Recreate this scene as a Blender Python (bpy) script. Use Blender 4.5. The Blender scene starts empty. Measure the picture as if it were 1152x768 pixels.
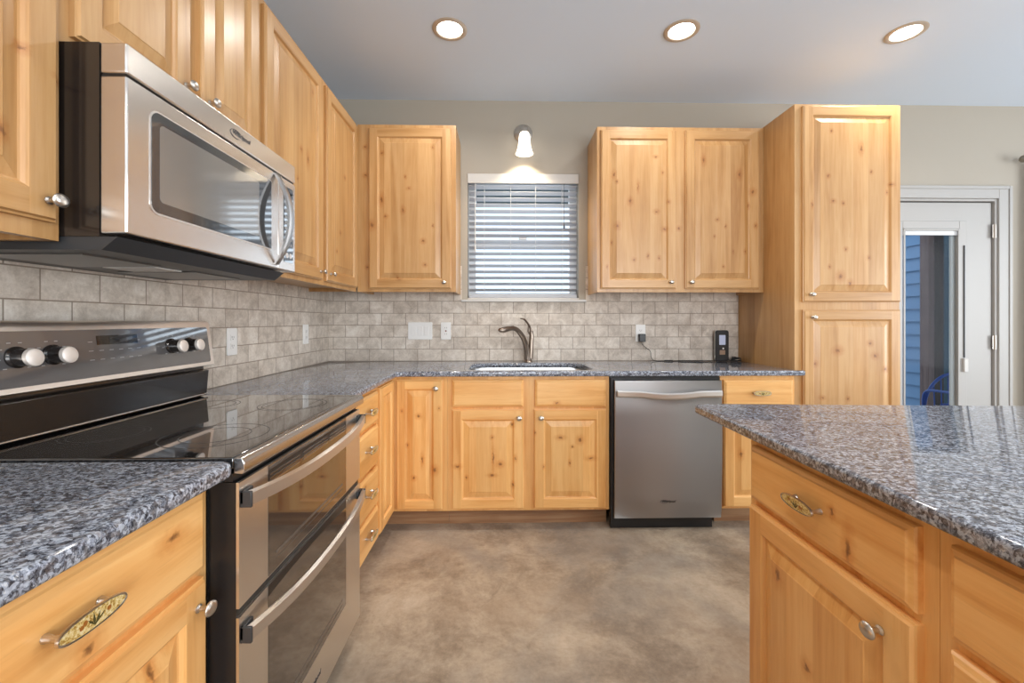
import bpy, bmesh, math, random
from mathutils import Vector, Matrix
random.seed(7)
PI = math.pi
SC = bpy.context.scene
COL = SC.collection

# ------------------------------------------------------------ camera, world, lights, exposure
cam_d = bpy.data.cameras.new('camera')
cam = bpy.data.objects.new('camera', cam_d); COL.objects.link(cam)
cam.location = (0, 0, 1.2)
cam.rotation_euler = (PI / 2, 0, -math.atan(10 / 484))
cam_d.sensor_fit = 'HORIZONTAL'; cam_d.sensor_width = 36
cam_d.lens = 484 / 1152 * 36
cam_d.shift_y = -23 / 1152
cam_d.clip_start = 0.02
SC.camera = cam
SC.view_settings.view_transform = 'Standard'
SC.view_settings.look = 'None'
SC.view_settings.gamma = 1
SC.view_settings.use_curve_mapping = False
SC.view_settings.exposure = 0.16
SC.cycles.use_denoising = True
SC.cycles.max_bounces = 8
SC.cycles.diffuse_bounces = 5
SC.cycles.caustics_reflective = False
SC.cycles.caustics_refractive = False
SC.cycles.sample_clamp_indirect = 6

w = bpy.data.worlds.new('World'); SC.world = w; w.use_nodes = True
wn = w.node_tree.nodes; wn['Background'].inputs[0].default_value = (0.72, 0.86, 1.0, 1)
wn['Background'].inputs[1].default_value = 1.45

def area_light(name, loc, direction, sx, sy, power, color=(1, 1, 1), shape='RECTANGLE', spread=PI):
    l = bpy.data.lights.new(name, 'AREA'); l.shape = shape; l.size = sx
    if shape in ('RECTANGLE', 'ELLIPSE'): l.size_y = sy
    l.energy = power; l.color = color; l.spread = spread
    o = bpy.data.objects.new(name, l); COL.objects.link(o); o.location = loc
    o.rotation_euler = Vector(direction).to_track_quat('-Z', 'Y').to_euler()
    return o
RX = 5.60; RY = -3.60; CZ = 2.785; WX = -1.25; WY = 3.10      # right wall, rear wall, ceiling, left wall, back wall
# added area lights at unseen rear and right windows, brightening the room
area_light('added_rear_fill', (1.6, RY + 0.02, 1.45), (0, 1, .12), 3.0, 1.7, 162, (.97, .985, 1.0))
area_light('added_right_fill', (RX - 0.02, 0.3, 1.45), (-1, 0, .12), 3.2, 1.7, 118, (.955, .98, 1.0))
area_light('daylight_kitchen_window', (.145, 3.34, 1.75), (0, -1, -.1), .72, .75, 4, (.9, .95, 1.0))

# ------------------------------------------------------------ helpers
def new_bm(): return bmesh.new()
def loc_of(p):
    v = Vector((0, 0, 0))
    while p is not None:
        v += p.location; p = p.parent
    return v
def obj(name, bm, mats, parent=None, smooth=False, bevel=0.0, seg=2, recalc=True, angle=35):
    if recalc: bmesh.ops.recalc_face_normals(bm, faces=bm.faces)
    off = loc_of(parent)
    if off.length > 0: bmesh.ops.translate(bm, verts=bm.verts, vec=-off)
    me = bpy.data.meshes.new(name); bm.to_mesh(me); bm.free()
    o = bpy.data.objects.new(name, me); COL.objects.link(o)
    if not isinstance(mats, (list, tuple)): mats = [mats]
    for m in mats: me.materials.append(m)
    if parent is not None: o.parent = parent
    if bevel > 0:
        b = o.modifiers.new('bevel', 'BEVEL'); b.width = bevel; b.segments = seg; b.limit_method = 'ANGLE'; b.angle_limit = math.radians(40)
    if smooth or bevel > 0:
        for p in me.polygons: p.use_smooth = True
        try: me.set_sharp_from_angle(angle=math.radians(angle))
        except Exception: pass
    return o
def thing(name, label, cat, loc=(0, 0, 0), group=None):
    o = bpy.data.objects.new(name, None); COL.objects.link(o); o.location = loc; o.empty_display_size = .1
    o['label'] = label; o['category'] = cat
    if group: o['group'] = group
    return o
def tag(o, label, cat, group=None):
    o['label'] = label; o['category'] = cat
    if group: o['group'] = group
    return o
def struct(name, bm, m, parent=None, **k):
    o = obj(name, bm, m, parent, **k)
    if parent is None: o['kind'] = 'structure'
    return o
def box(bm, x0, x1, y0, y1, z0, z1, mi=0):
    vs = [bm.verts.new((x, y, z)) for z in (z0, z1) for y in (y0, y1) for x in (x0, x1)]
    for f in ((0, 1, 3, 2), (4, 6, 7, 5), (0, 4, 5, 1), (2, 3, 7, 6), (0, 2, 6, 4), (1, 5, 7, 3)):
        fc = bm.faces.new([vs[i] for i in f]); fc.material_index = mi
    return vs
def bx(*a, mi=0):
    bm = new_bm(); box(bm, *a, mi=mi); return bm
class Face:
    """a vertical face of a cabinet run: u along it, v up, w out into the room"""
    def __init__(s, kind, pos): s.k = kind; s.p = pos
    def __call__(s, u, v, w):
        if s.k == '-y': return Vector((u, s.p - w, v))
        if s.k == '+x': return Vector((s.p + w, u, v))
        return Vector((s.p - w, u, v))
    def box(s, bm, u0, u1, v0, v1, w0, w1, mi=0):
        a = s(u0, v0, w0); b = s(u1, v1, w1)
        box(bm, min(a.x, b.x), max(a.x, b.x), min(a.y, b.y), max(a.y, b.y), min(a.z, b.z), max(a.z, b.z), mi)
    def bx(s, *a, mi=0):
        bm = new_bm(); s.box(bm, *a, mi=mi); return bm
def lathe(bm, F, u, v, prof, n=20, su=1.0, sv=1.0, mi=0, cap=True):
    """prof: (radius, w) pairs turned about the axis w of face F"""
    rings = []
    for r, ww in prof:
        rings.append([bm.verts.new(F(u + math.cos(2 * PI * i / n) * r * su, v + math.sin(2 * PI * i / n) * r * sv, ww)) for i in range(n)])
    for a, b in zip(rings, rings[1:]):
        for i in range(n):
            f = bm.faces.new((a[i], a[(i + 1) % n], b[(i + 1) % n], b[i])); f.material_index = mi
    if cap:
        for r in (rings[0], rings[-1]):
            f = bm.faces.new(r); f.material_index = mi
def lathe_z(bm, x, y, prof, n=28, cap=(True, True), mi=0):
    rings = [[bm.verts.new((x + math.cos(2 * PI * i / n) * r, y + math.sin(2 * PI * i / n) * r, z)) for i in range(n)] for r, z in prof]
    for a, b in zip(rings, rings[1:]):
        for i in range(n):
            f = bm.faces.new((a[i], a[(i + 1) % n], b[(i + 1) % n], b[i])); f.material_index = mi
    if cap[0]: bm.faces.new(rings[0]).material_index = mi
    if cap[1]: bm.faces.new(rings[-1]).material_index = mi
def smooth_path(pts, k=6):
    P = [Vector(p) for p in pts]; out = []
    for i in range(len(P) - 1):
        p0 = P[max(i - 1, 0)]; p1 = P[i]; p2 = P[i + 1]; p3 = P[min(i + 2, len(P) - 1)]
        for j in range(k):
            t = j / k
            out.append(.5 * ((2 * p1) + (p2 - p0) * t + (2 * p0 - 5 * p1 + 4 * p2 - p3) * t * t + (3 * p1 - p0 - 3 * p2 + p3) * t ** 3))
    out.append(P[-1]); return out
def tube(bm, pts, rad, n=10, flat=1.0, k=6, mi=0, smooth=True):
    """round tube through pts; rad a number or one per point"""
    m = len(pts)
    rs = rad if isinstance(rad, (list, tuple)) else [rad] * m
    if smooth:
        P = smooth_path(pts, k); R = []
        for i in range(m - 1):
            for j in range(k): R.append(rs[i] + (rs[i + 1] - rs[i]) * j / k)
        R.append(rs[-1])
    else: P = [Vector(p) for p in pts]; R = rs
    up = Vector((0, 0, 1)); rings = []
    t0 = (P[1] - P[0]).normalized()
    nrm = t0.cross(up)
    if nrm.length < .01: nrm = t0.cross(Vector((1, 0, 0)))
    nrm.normalize()
    for i, p in enumerate(P):
        t = ((P[min(i + 1, len(P) - 1)] - P[max(i - 1, 0)])).normalized()
        nrm = (nrm - t * nrm.dot(t)).normalized(); b = t.cross(nrm)
        rings.append([bm.verts.new(p + nrm * math.cos(2 * PI * q / n) * R[i] + b * math.sin(2 * PI * q / n) * R[i] * flat) for q in range(n)])
    for a, b in zip(rings, rings[1:]):
        for q in range(n): bm.faces.new((a[q], a[(q + 1) % n], b[(q + 1) % n], b[q])).material_index = mi
    bm.faces.new(rings[0]).material_index = mi; bm.faces.new(rings[-1]).material_index = mi
def ribbon(bm, secs):
    """sweep: secs = list of closed rings (same count)"""
    R = [[bm.verts.new(p) for p in s] for s in secs]; n = len(R[0])
    for a, b in zip(R, R[1:]):
        for q in range(n): bm.faces.new((a[q], a[(q + 1) % n], b[(q + 1) % n], b[q]))
    bm.faces.new(R[0]); bm.faces.new(R[-1])
def slab(name, outline, z0, z1, m, holes=(), r=.009, parent=None):
    """a stone slab with eased edges from a filled 2D outline"""
    cu = bpy.data.curves.new(name, 'CURVE'); cu.dimensions = '2D'; cu.fill_mode = 'BOTH'
    for pts in [outline] + list(holes):
        s = cu.splines.new('POLY'); s.points.add(len(pts) - 1)
        for i, (x, y) in enumerate(pts): s.points[i].co = (x, y, 0, 1)
        s.use_cyclic_u = True
    cu.bevel_depth = r; cu.bevel_resolution = 4; cu.offset = -r; cu.extrude = (z1 - z0) / 2 - r
    t = bpy.data.objects.new(name + '_t', cu); COL.objects.link(t)
    bpy.context.view_layer.update()
    me = bpy.data.meshes.new_from_object(t.evaluated_get(bpy.context.evaluated_depsgraph_get()))
    bpy.data.objects.remove(t); bpy.data.curves.remove(cu)
    bm = new_bm(); bm.from_mesh(me); bpy.data.meshes.remove(me)
    bmesh.ops.translate(bm, verts=bm.verts, vec=(0, 0, (z0 + z1) / 2))
    bmesh.ops.remove_doubles(bm, verts=bm.verts, dist=1e-5)
    for f in bm.faces: f.material_index = 0
    return obj(name, bm, m, parent, smooth=True)
def rounded(x0, x1, y0, y1, r, n=6):
    if not isinstance(r, (list, tuple)): r = [r] * 4
    out = []
    for (cx, cy, a0, rr) in ((x1 - r[0], y1 - r[0], 0, r[0]), (x0 + r[1], y1 - r[1], PI / 2, r[1]), (x0 + r[2], y0 + r[2], PI, r[2]), (x1 - r[3], y0 + r[3], 3 * PI / 2, r[3])):
        if rr < 1e-6: out.append((cx, cy)); continue
        for i in range(n + 1):
            a = a0 + PI / 2 * i / n; out.append((cx + rr * math.cos(a), cy + rr * math.sin(a)))
    return out
def lettering(name, s, size, F, u, v, w, m, parent, flip=False, shear=.3, ext=.0008):
    cu = bpy.data.curves.new(name, 'FONT'); cu.body = s; cu.size = size; cu.extrude = ext; cu.shear = shear; cu.align_x = 'CENTER'; cu.align_y = 'CENTER'
    t = bpy.data.objects.new(name + '_t', cu); COL.objects.link(t); bpy.context.view_layer.update()
    me = bpy.data.meshes.new_from_object(t.evaluated_get(bpy.context.evaluated_depsgraph_get()))
    bpy.data.objects.remove(t)
    bm = new_bm(); bm.from_mesh(me); bpy.data.meshes.remove(me)
    sg = -1 if F.k == '-x' else 1
    for vt in bm.verts:
        a = vt.co.copy(); vt.co = F(u + sg * a.x, v + a.y, w + a.z)
    for f in bm.faces: f.material_index = 0
    return obj(name, bm, m, parent)

# ------------------------------------------------------------ materials
def S(r, g, b):
    f = lambda c: (c / 255 / 12.92) if c / 255 <= .04045 else ((c / 255 + .055) / 1.055) ** 2.4
    return (f(r), f(g), f(b), 1)
class NT:
    def __init__(s, name):
        s.m = bpy.data.materials.new(name); s.m.use_nodes = True; s.t = s.m.node_tree
        s.p = s.t.nodes['Principled BSDF']
    def n(s, typ, ins=None, **kw):
        o = s.t.nodes.new(typ)
        for k, v in kw.items(): setattr(o, k, v)
        for k, v in (ins or {}).items():
            if hasattr(v, 'outputs'): v = v.outputs[0]
            if hasattr(v, 'is_linked') or hasattr(v, 'links'): s.t.links.new(v, o.inputs[k])
            else: o.inputs[k].default_value = v
        return o
    def math(s, op, a, b=None, c=None, clamp=False):
        ins = {0: a}
        if b is not None: ins[1] = b
        if c is not None: ins[2] = c
        o = s.n('ShaderNodeMath', ins, operation=op); o.use_clamp = clamp; return o.outputs[0]
    def vm(s, op, a, b=None):
        ins = {0: a}
        if b is not None: ins[1] = b
        o = s.n('ShaderNodeVectorMath', ins, operation=op)
        return o.outputs['Value'] if op in ('LENGTH', 'DOT_PRODUCT') else o.outputs[0]
    def mix(s, fac, a, b, blend='MIX'):
        o = s.t.nodes.new('ShaderNodeMix'); o.data_type = 'RGBA'; o.blend_type = blend
        for sock, v in ((o.inputs[0], fac), (o.inputs[6], a), (o.inputs[7], b)):
            if hasattr(v, 'links'): s.t.links.new(v, sock)
            else: sock.default_value = v
        return o.outputs[2]
    def ramp(s, fac, stops, interp='LINEAR'):
        o = s.n('ShaderNodeValToRGB', {0: fac}); cr = o.color_ramp; cr.interpolation = interp
        while len(cr.elements) < len(stops): cr.elements.new(.5)
        for e, (p, c) in zip(cr.elements, stops): e.position = p; e.color = c if len(c) == 4 else (*c, 1)
        return o.outputs[0]
    def pos(s): return s.n('ShaderNodeNewGeometry').outputs['Position']
    def noise(s, vec, scale, detail=3, rough=.5, dist=0):
        o = s.n('ShaderNodeTexNoise', {'Vector': vec, 'Scale': scale, 'Detail': detail, 'Roughness': rough, 'Distortion': dist}); return o.outputs[0]
    def set(s, **k):
        for a, v in k.items():
            a = a.replace('_', ' ')
            if hasattr(v, 'links'): s.t.links.new(v, s.p.inputs[a])
            else: s.p.inputs[a].default_value = v
        return s
    def bump(s, h, strength, dist=.002):
        o = s.n('ShaderNodeBump', {'Height': h, 'Strength': strength, 'Distance': dist}); s.t.links.new(o.outputs[0], s.p.inputs['Normal'])
def plain(name, col, rough=.5, metal=0, **k):
    t = NT(name); t.set(Base_Color=col, Roughness=rough, Metallic=metal, **k); return t.m
def knot_color(t, P, col, knots, face):
    """explicit knots: (a, z, ra, rz) on a face that runs along x ('y' face) or along y ('x' face)"""
    wob = t.vm('SCALE', t.vm('SUBTRACT', t.n('ShaderNodeTexNoise', {'Vector': P, 'Scale': 85.0, 'Detail': 3.0}).outputs['Color'], (.5, .5, .5)))
    wob.node.inputs['Scale'].default_value = .018
    Pw = t.vm('ADD', P, wob)
    D = None
    for a, z, ra, rz in knots:
        if face == 'y': off, sc = (a, 0, z), (1 / ra, 0, 1 / rz)
        else: off, sc = (0, a, z), (0, 1 / ra, 1 / rz)
        d = t.vm('LENGTH', t.vm('MULTIPLY', t.vm('SUBTRACT', Pw, off), sc))
        D = d if D is None else t.math('MINIMUM', D, d)
    halo = t.math('SMOOTH_MIN', t.math('DIVIDE', D, 3.2), 1.0, .2)
    col = t.mix(t.ramp(halo, [(.0, (1, 1, 1)), (.3, (.75, .75, .75)), (1, (0, 0, 0))]), col, t.mix(1, col, (.80, .60, .42, 1), 'MULTIPLY'))
    core = t.ramp(t.math('DIVIDE', D, 2.0), [(.0, (.95, .95, .95)), (.22, (.7, .7, .7)), (.52, (0, 0, 0))])
    spot = t.mix(t.noise(P, 260, 2), S(66, 38, 18), S(150, 98, 52))
    return t.mix(core, col, spot), D
def wood(name, grain='z', knots=(), face='y', base=((199, 157, 106), (188, 143, 90), (170, 123, 71)), boards=True, rnd=True, rough=.38):
    t = NT(name); P = t.pos()
    D = None
    sc = {'z': (9, 9, .55), 'x': (.55, 9, 9), 'y': (9, .55, 9)}[grain]
    sep = t.n('ShaderNodeSeparateXYZ', {0: P})
    acr = t.math('ADD', sep.outputs[0], sep.outputs[1]) if grain == 'z' else sep.outputs[2]
    bw = .088 if grain == 'z' else .40
    cell = t.math('FLOOR', t.math('DIVIDE', t.math('ADD', acr, 7.013), bw))
    wn_ = t.n('ShaderNodeTexWhiteNoise', {'W': cell}, noise_dimensions='1D')
    offs = t.vm('SCALE', wn_.outputs['Color']); offs.node.inputs['Scale'].default_value = 5.0
    Pb = t.vm('ADD', P, offs) if boards else P
    Pg = t.vm('MULTIPLY', Pb, sc)
    g1 = t.noise(Pg, 1.1, 4, .55, 1.3)
    g2 = t.noise(t.vm('MULTIPLY', Pb, tuple(v * 9 for v in sc)), 1.0, 3, .6)
    blotch = t.noise(Pb, 5.0, 2, .5)
    v = t.math('ADD', t.math('MULTIPLY', g1, .62), t.math('ADD', t.math('MULTIPLY', g2, .22), t.math('MULTIPLY', blotch, .16)))
    col = t.ramp(v, [(.34, S(*base[2])), (.47, S(*base[1])), (.60, S(*base[0]))])
    if boards:
        hv = t.n('ShaderNodeHueSaturation', {'Hue': .5, 'Saturation': 1.0, 'Value': t.math('MULTIPLY_ADD', wn_.outputs['Value'], .13, .93), 'Color': col}); col = hv.outputs[0]
    # fine pore streaks
    pore = t.ramp(t.noise(t.vm('MULTIPLY', Pb, tuple(v * 30 for v in sc)), 1.0, 2, .5), [(.58, (0, 0, 0)), (.72, (1, 1, 1))])
    col = t.mix(t.math('MULTIPLY', pore, .10), col, S(150, 95, 50))
    if rnd:
        vz = t.n('ShaderNodeTexVoronoi', {'Vector': t.vm('MULTIPLY', Pb, (1, 1, .6) if grain == 'z' else (.8, .8, 1)), 'Scale': 8.0})
        pick = t.math('GREATER_THAN', t.n('ShaderNodeSeparateColor', {0: vz.outputs['Color']}).outputs[0], .62)
        kd = t.math('MULTIPLY', t.ramp(vz.outputs['Distance'], [(.02, (1, 1, 1)), (.09, (.35, .35, .35)), (.2, (0, 0, 0))]), pick)
        col = t.mix(t.math('MULTIPLY', kd, .75), col, S(128, 72, 32))
    if knots: col, D = knot_color(t, P, col, knots, face)
    t.set(Base_Color=col, Roughness=t.math('MULTIPLY_ADD', g2, .12, rough - .06), Coat_Weight=.25, Coat_Roughness=.25)
    t.bump(g2, .12, .0006)
    return t.m
K_upl=[(-0.776,2.277,0.007,0.007),(-0.452,2.313,0.0049,0.007),(-0.626,2.123,0.0042,0.007),(-0.604,2.05,0.007,0.0056),(-0.643,1.912,0.0077,0.0133),(-0.751,1.871,0.007,0.007),(-0.838,1.814,0.0105,0.0161),(-0.513,1.713,0.0084,0.0091),(-0.45,1.81,0.0042,0.007),(-0.502,1.561,0.007,0.007),(-0.762,1.467,0.0056,0.0035),(-0.677,1.476,0.0035,0.007),(-0.467,1.451,0.0049,0.007),(-0.558,1.411,0.0098,0.0042),(-0.889,2.32,0.007,0.007),(-0.887,2.138,0.0084,0.0084),(-0.779,1.979,0.0091,0.021),(-0.875,1.547,0.007,0.007)]
K_upr=[(0.991,2.266,0.0084,0.0056),(0.719,2.149,0.007,0.0154),(0.736,2.103,0.0056,0.007),(1.035,2.163,0.0049,0.007),(0.994,1.909,0.0098,0.0084),(0.74,1.816,0.0098,0.0126),(1.049,1.797,0.0105,0.0084),(1.075,1.975,0.0063,0.007),(1.148,1.806,0.0084,0.0084),(0.704,1.709,0.0049,0.0084),(0.939,1.621,0.0056,0.0098),(0.849,1.597,0.007,0.007),(1.012,1.609,0.0056,0.0084),(0.673,1.551,0.0042,0.007),(1.006,1.467,0.007,0.0035),(1.303,2.246,0.007,0.0182),(1.539,2.155,0.0077,0.0168),(1.627,2.042,0.0098,0.0126),(1.601,1.953,0.0042,0.0112),(1.393,1.859,0.0063,0.007),(1.449,1.815,0.0042,0.007),(1.375,1.749,0.0042,0.0063),(1.645,1.821,0.0063,0.0091),(1.577,1.653,0.0056,0.0084),(1.498,1.651,0.0035,0.007),(1.434,1.553,0.0056,0.0056),(0.875,2.07,0.0042,0.021),(0.823,1.977,0.0084,0.014)]
K_tall=[(2.067,2.438,0.0084,0.0042),(1.914,2.309,0.0056,0.007),(2.092,2.206,0.007,0.0182),(1.896,2.046,0.0063,0.0077),(2.15,2.071,0.0056,0.007),(2.274,1.999,0.0098,0.0056),(1.925,1.9,0.0084,0.0063),(1.984,1.887,0.0056,0.007),(1.802,1.876,0.0049,0.0112),(2.0,1.619,0.0063,0.007),(2.137,1.57,0.0056,0.007),(1.904,1.517,0.0056,0.007),(1.968,1.46,0.0126,0.0154),(2.026,1.419,0.0084,0.0126),(2.249,1.952,0.0049,0.007),(2.145,1.07,0.0091,0.0091),(2.174,0.997,0.0105,0.0098),(2.237,0.918,0.0098,0.0091),(1.952,1.028,0.0154,0.0126),(1.825,0.95,0.0056,0.0084),(2.013,0.747,0.0063,0.007),(1.862,0.753,0.0084,0.0063)]
K_base=[(-0.526,0.814,0.014,0.0028),(-0.484,0.657,0.0091,0.0084),(-0.579,0.687,0.0042,0.0063),(-0.366,0.699,0.0049,0.0063),(-0.548,0.489,0.0049,0.007),(-0.462,0.407,0.0056,0.021),(-0.51,0.303,0.0077,0.0077),(-0.392,0.348,0.0112,0.014),(-0.473,0.158,0.0182,0.0084),(-0.063,0.532,0.0063,0.007),(-0.056,0.415,0.0042,0.042),(-0.016,0.379,0.0112,0.0105),(0.054,0.604,0.0063,0.0091),(0.07,0.411,0.0049,0.0105),(-0.211,0.301,0.0049,0.007),(0.056,0.259,0.0056,0.0105),(-0.262,0.367,0.0126,0.007),(-0.194,0.166,0.007,0.0042),(-0.063,0.315,0.014,0.0056),(0.33,0.53,0.014,0.007),(0.443,0.516,0.0112,0.0133),(0.399,0.476,0.0056,0.0056),(0.507,0.408,0.0154,0.0077),(0.384,0.383,0.0049,0.0091),(0.233,0.362,0.0042,0.007),(0.184,0.556,0.0035,0.007),(0.47,0.662,0.0196,0.0091),(0.443,0.162,0.0126,0.0112),(0.31,0.729,0.0105,0.0056),(1.383,0.426,0.007,0.0154)]
K_mid=[(2.001,2.416,0.0063,0.007),(1.992,1.987,0.0063,0.0084),(2.06,1.967,0.0084,0.021),(2.112,2.311,0.0042,0.0105),(1.958,1.841,0.0049,0.007),(2.414,1.588,0.0063,0.007),(2.112,1.472,0.0098,0.0056),(2.669,1.824,0.007,0.0098),(2.535,2.037,0.0084,0.0084),(2.467,1.701,0.007,0.007)]
K_near=[(0.627,0.731,0.0112,0.0084),(0.741,0.603,0.0056,0.0168),(0.785,0.811,0.0168,0.0084)]
K_isl=[(0.835,0.748,0.007,0.0238),(0.95,0.423,0.0084,0.0098),(1.053,0.573,0.0098,0.0168),(0.878,0.806,0.0042,0.007)]
K_unear=[(0.832,1.717,0.0056,0.0056),(0.798,1.545,0.0063,0.0112),(0.902,1.696,0.0084,0.0035)]
K_bank=[(2.12,0.699,0.021,0.007),(2.076,0.492,0.014,0.007),(1.943,0.454,0.0098,0.0056),(2.035,0.202,0.0112,0.007)]

WB = ((240, 190, 122), (231, 174, 104), (216, 152, 82))      # same alder on the lower cabinets, stronger light put into its colour
M = {}
M['wood_z'] = wood('knotty_alder', 'z')
M['wood_x'] = wood('alder_grain_along_x', 'x')
M['wood_y'] = wood('alder_grain_along_y', 'y')
M['lo_z'] = wood('lit_alder', 'z', base=WB)
M['lo_x'] = wood('lit_alder_grain_x', 'x', base=WB, rnd=False)
M['lo_y'] = wood('lit_alder_grain_y', 'y', base=WB, rnd=False)
M['upl'] = wood('alder_upper_corner', 'z', K_upl, 'y', rnd=False)
M['upr'] = wood('alder_upper_sink_side', 'z', K_upr, 'y', rnd=False)
M['tall'] = wood('alder_pantry', 'z', K_tall, 'y', rnd=False)
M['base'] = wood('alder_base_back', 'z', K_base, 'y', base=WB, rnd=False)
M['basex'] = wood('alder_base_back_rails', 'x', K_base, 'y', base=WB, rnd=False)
M['mid'] = wood('alder_upper_left', 'z', K_mid, 'x', rnd=False)
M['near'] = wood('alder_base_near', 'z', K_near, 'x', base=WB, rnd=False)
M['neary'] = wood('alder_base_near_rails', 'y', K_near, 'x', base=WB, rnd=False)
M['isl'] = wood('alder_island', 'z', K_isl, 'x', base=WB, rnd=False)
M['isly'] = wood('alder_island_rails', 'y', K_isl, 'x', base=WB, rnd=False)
M['unear'] = wood('alder_upper_near', 'z', K_unear, 'x', rnd=False)
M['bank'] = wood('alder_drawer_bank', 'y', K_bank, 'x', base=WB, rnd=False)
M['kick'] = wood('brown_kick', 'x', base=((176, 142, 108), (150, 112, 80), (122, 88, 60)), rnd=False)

def granite():
    t = NT('blue_grey_granite'); P = t.pos()
    Pd = t.vm('MULTIPLY', P, (.75, 1.25, 1.0))
    n1 = t.noise(Pd, 95, 5, .72, .8); n2 = t.noise(t.vm('ADD', Pd, (3, 1, 7)), 38, 4, .65, 1.0); n3 = t.noise(t.vm('ADD', Pd, (8, 4, 2)), 150, 3, .6, .5)
    col = t.ramp(n1, [(.38, S(44, 46, 54)), (.47, S(88, 92, 102)), (.53, S(124, 131, 145)), (.60, S(160, 167, 180)), (.68, S(208, 210, 212))])
    lt = t.ramp(n2, [(.50, (0, 0, 0)), (.62, (1, 1, 1))])
    col = t.mix(t.math('MULTIPLY', lt, .35), col, S(168, 168, 170))
    br = t.ramp(t.noise(t.vm('ADD', Pd, (1, 9, 3)), 55, 4, .65, .6), [(.50, (0, 0, 0)), (.62, (1, 1, 1))])
    col = t.mix(t.math('MULTIPLY', br, .40), col, S(112, 100, 94))
    vz = t.n('ShaderNodeTexVoronoi', {'Vector': t.vm('ADD', P, t.vm('MULTIPLY', t.n('ShaderNodeTexNoise', {'Vector': P, 'Scale': 80.0}).outputs['Color'], (.012, .012, .012))), 'Scale': 190.0})
    cr_ = t.n('ShaderNodeSeparateColor', {0: vz.outputs['Color']}).outputs[0]
    col = t.mix(t.ramp(cr_, [(.70, (0, 0, 0)), (.80, (.55, .55, .55))]), col, S(190, 199, 213))
    col = t.mix(t.ramp(cr_, [(.16, (.5, .5, .5)), (.26, (0, 0, 0))]), col, S(48, 50, 58))
    dk = t.ramp(n3, [(.56, (0, 0, 0)), (.66, (1, 1, 1))])
    col = t.mix(t.math('MULTIPLY', dk, .75), col, S(38, 36, 42))
    t.set(Base_Color=col, Roughness=.045, Specular_IOR_Level=.5); return t.m
M['granite'] = granite()
def tile(name, axis):
    t = NT(name); P = t.pos(); sep = t.n('ShaderNodeSeparateXYZ', {0: P})
    cb = t.n('ShaderNodeCombineXYZ', {0: t.math('ADD', sep.outputs[axis], 8.0 + (.049 if axis == 0 else -.03)), 1: t.math('SUBTRACT', sep.outputs[2], .914 - .855)})
    b = t.n('ShaderNodeTexBrick', {'Vector': cb, 'Scale': 1.0, 'Mortar Size': .0022, 'Mortar Smooth': .25, 'Brick Width': .171, 'Row Height': .0855, 'Bias': 0.0,
                                   'Color1': (0, 0, 0, 1), 'Color2': (1, 1, 1, 1), 'Mortar': (.5, .5, .5, 1)})
    b.offset = .5
    per = t.n('ShaderNodeSeparateColor', {0: b.outputs['Color']}).outputs[0]
    n1 = t.noise(P, 16, 5, .62, .6); n2 = t.noise(P, 110, 4, .7); n3 = t.noise(P, 4, 2)
    v = t.math('ADD', t.math('MULTIPLY', n1, .55), t.math('ADD', t.math('MULTIPLY', n2, .28), t.math('ADD', t.math('MULTIPLY', per, .10), t.math('MULTIPLY', n3, .12))))
    col = t.ramp(v, [(.32, S(160, 147, 135)), (.45, S(188, 176, 163)), (.56, S(210, 199, 186)), (.70, S(232, 224, 213))])
    pit = t.ramp(t.noise(P, 190, 3, .7), [(.28, (1, 1, 1)), (.36, (0, 0, 0))])
    col = t.mix(t.math('MULTIPLY', pit, .35), col, S(110, 94, 80))
    col = t.mix(b.outputs['Fac'], col, S(150, 136, 122))
    t.set(Base_Color=col, Roughness=.62)
    h = t.math('SUBTRACT', t.math('MULTIPLY', n2, .35), b.outputs['Fac'])
    t.bump(h, .55, .0025); return t.m
M['tile_b'] = tile('travertine_back', 0); M['tile_l'] = tile('travertine_left', 1)
def concrete():
    t = NT('stained_concrete'); P = t.pos()
    n1 = t.noise(P, 1.7, 9, .68, .5); n2 = t.noise(t.vm('ADD', P, (9, 3, 0)), 5.5, 8, .72, .3); n3 = t.noise(P, 60, 4, .7)
    v = t.math('ADD', t.math('MULTIPLY', n1, .55), t.math('ADD', t.math('MULTIPLY', n2, .33), t.math('MULTIPLY', n3, .12)))
    col = t.ramp(v, [(.36, S(106, 92, 78)), (.45, S(144, 128, 110)), (.53, S(176, 160, 140)), (.63, S(200, 187, 168))])
    gr = t.ramp(t.noise(t.vm('ADD', P, (2, 17, 0)), 1.3, 4, .6, .6), [(.46, (0, 0, 0)), (.6, (1, 1, 1))])
    col = t.mix(t.math('MULTIPLY', gr, .45), col, S(124, 121, 117))
    warm = t.ramp(t.noise(t.vm('ADD', P, (31, 5, 0)), 2.4, 4, .6), [(.5, (0, 0, 0)), (.64, (1, 1, 1))])
    col = t.mix(t.math('MULTIPLY', warm, .3), col, S(148, 126, 104))
    dk = t.ramp(t.noise(t.vm('ADD', P, (5, 8, 2)), 3.2, 6, .7, 1.0), [(.60, (0, 0, 0)), (.74, (1, 1, 1))])
    col = t.mix(t.math('MULTIPLY', dk, .6), col, S(88, 74, 60))
    sp = t.ramp(n3, [(.62, (0, 0, 0)), (.75, (1, 1, 1))])
    col = t.mix(t.math('MULTIPLY', sp, .35), col, S(172, 163, 149))
    t.set(Base_Color=col, Roughness=t.math('MULTIPLY_ADD', n2, .25, .38)); t.bump(n3, .08, .001); return t.m
M['concrete'] = concrete()
def paint(name, c, r=.7):
    t = NT(name); P = t.pos(); n = t.noise(P, 220, 3, .6)
    t.set(Base_Color=c, Roughness=r); t.bump(n, .10, .0008); return t.m
M['wall'] = paint('greige_wall_paint', S(168, 160, 147)); M['ceil'] = paint('grey_ceiling_paint', S(218, 231, 247), .8)
M['white'] = paint('white_trim_paint', S(198, 196, 192), .4)
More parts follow.
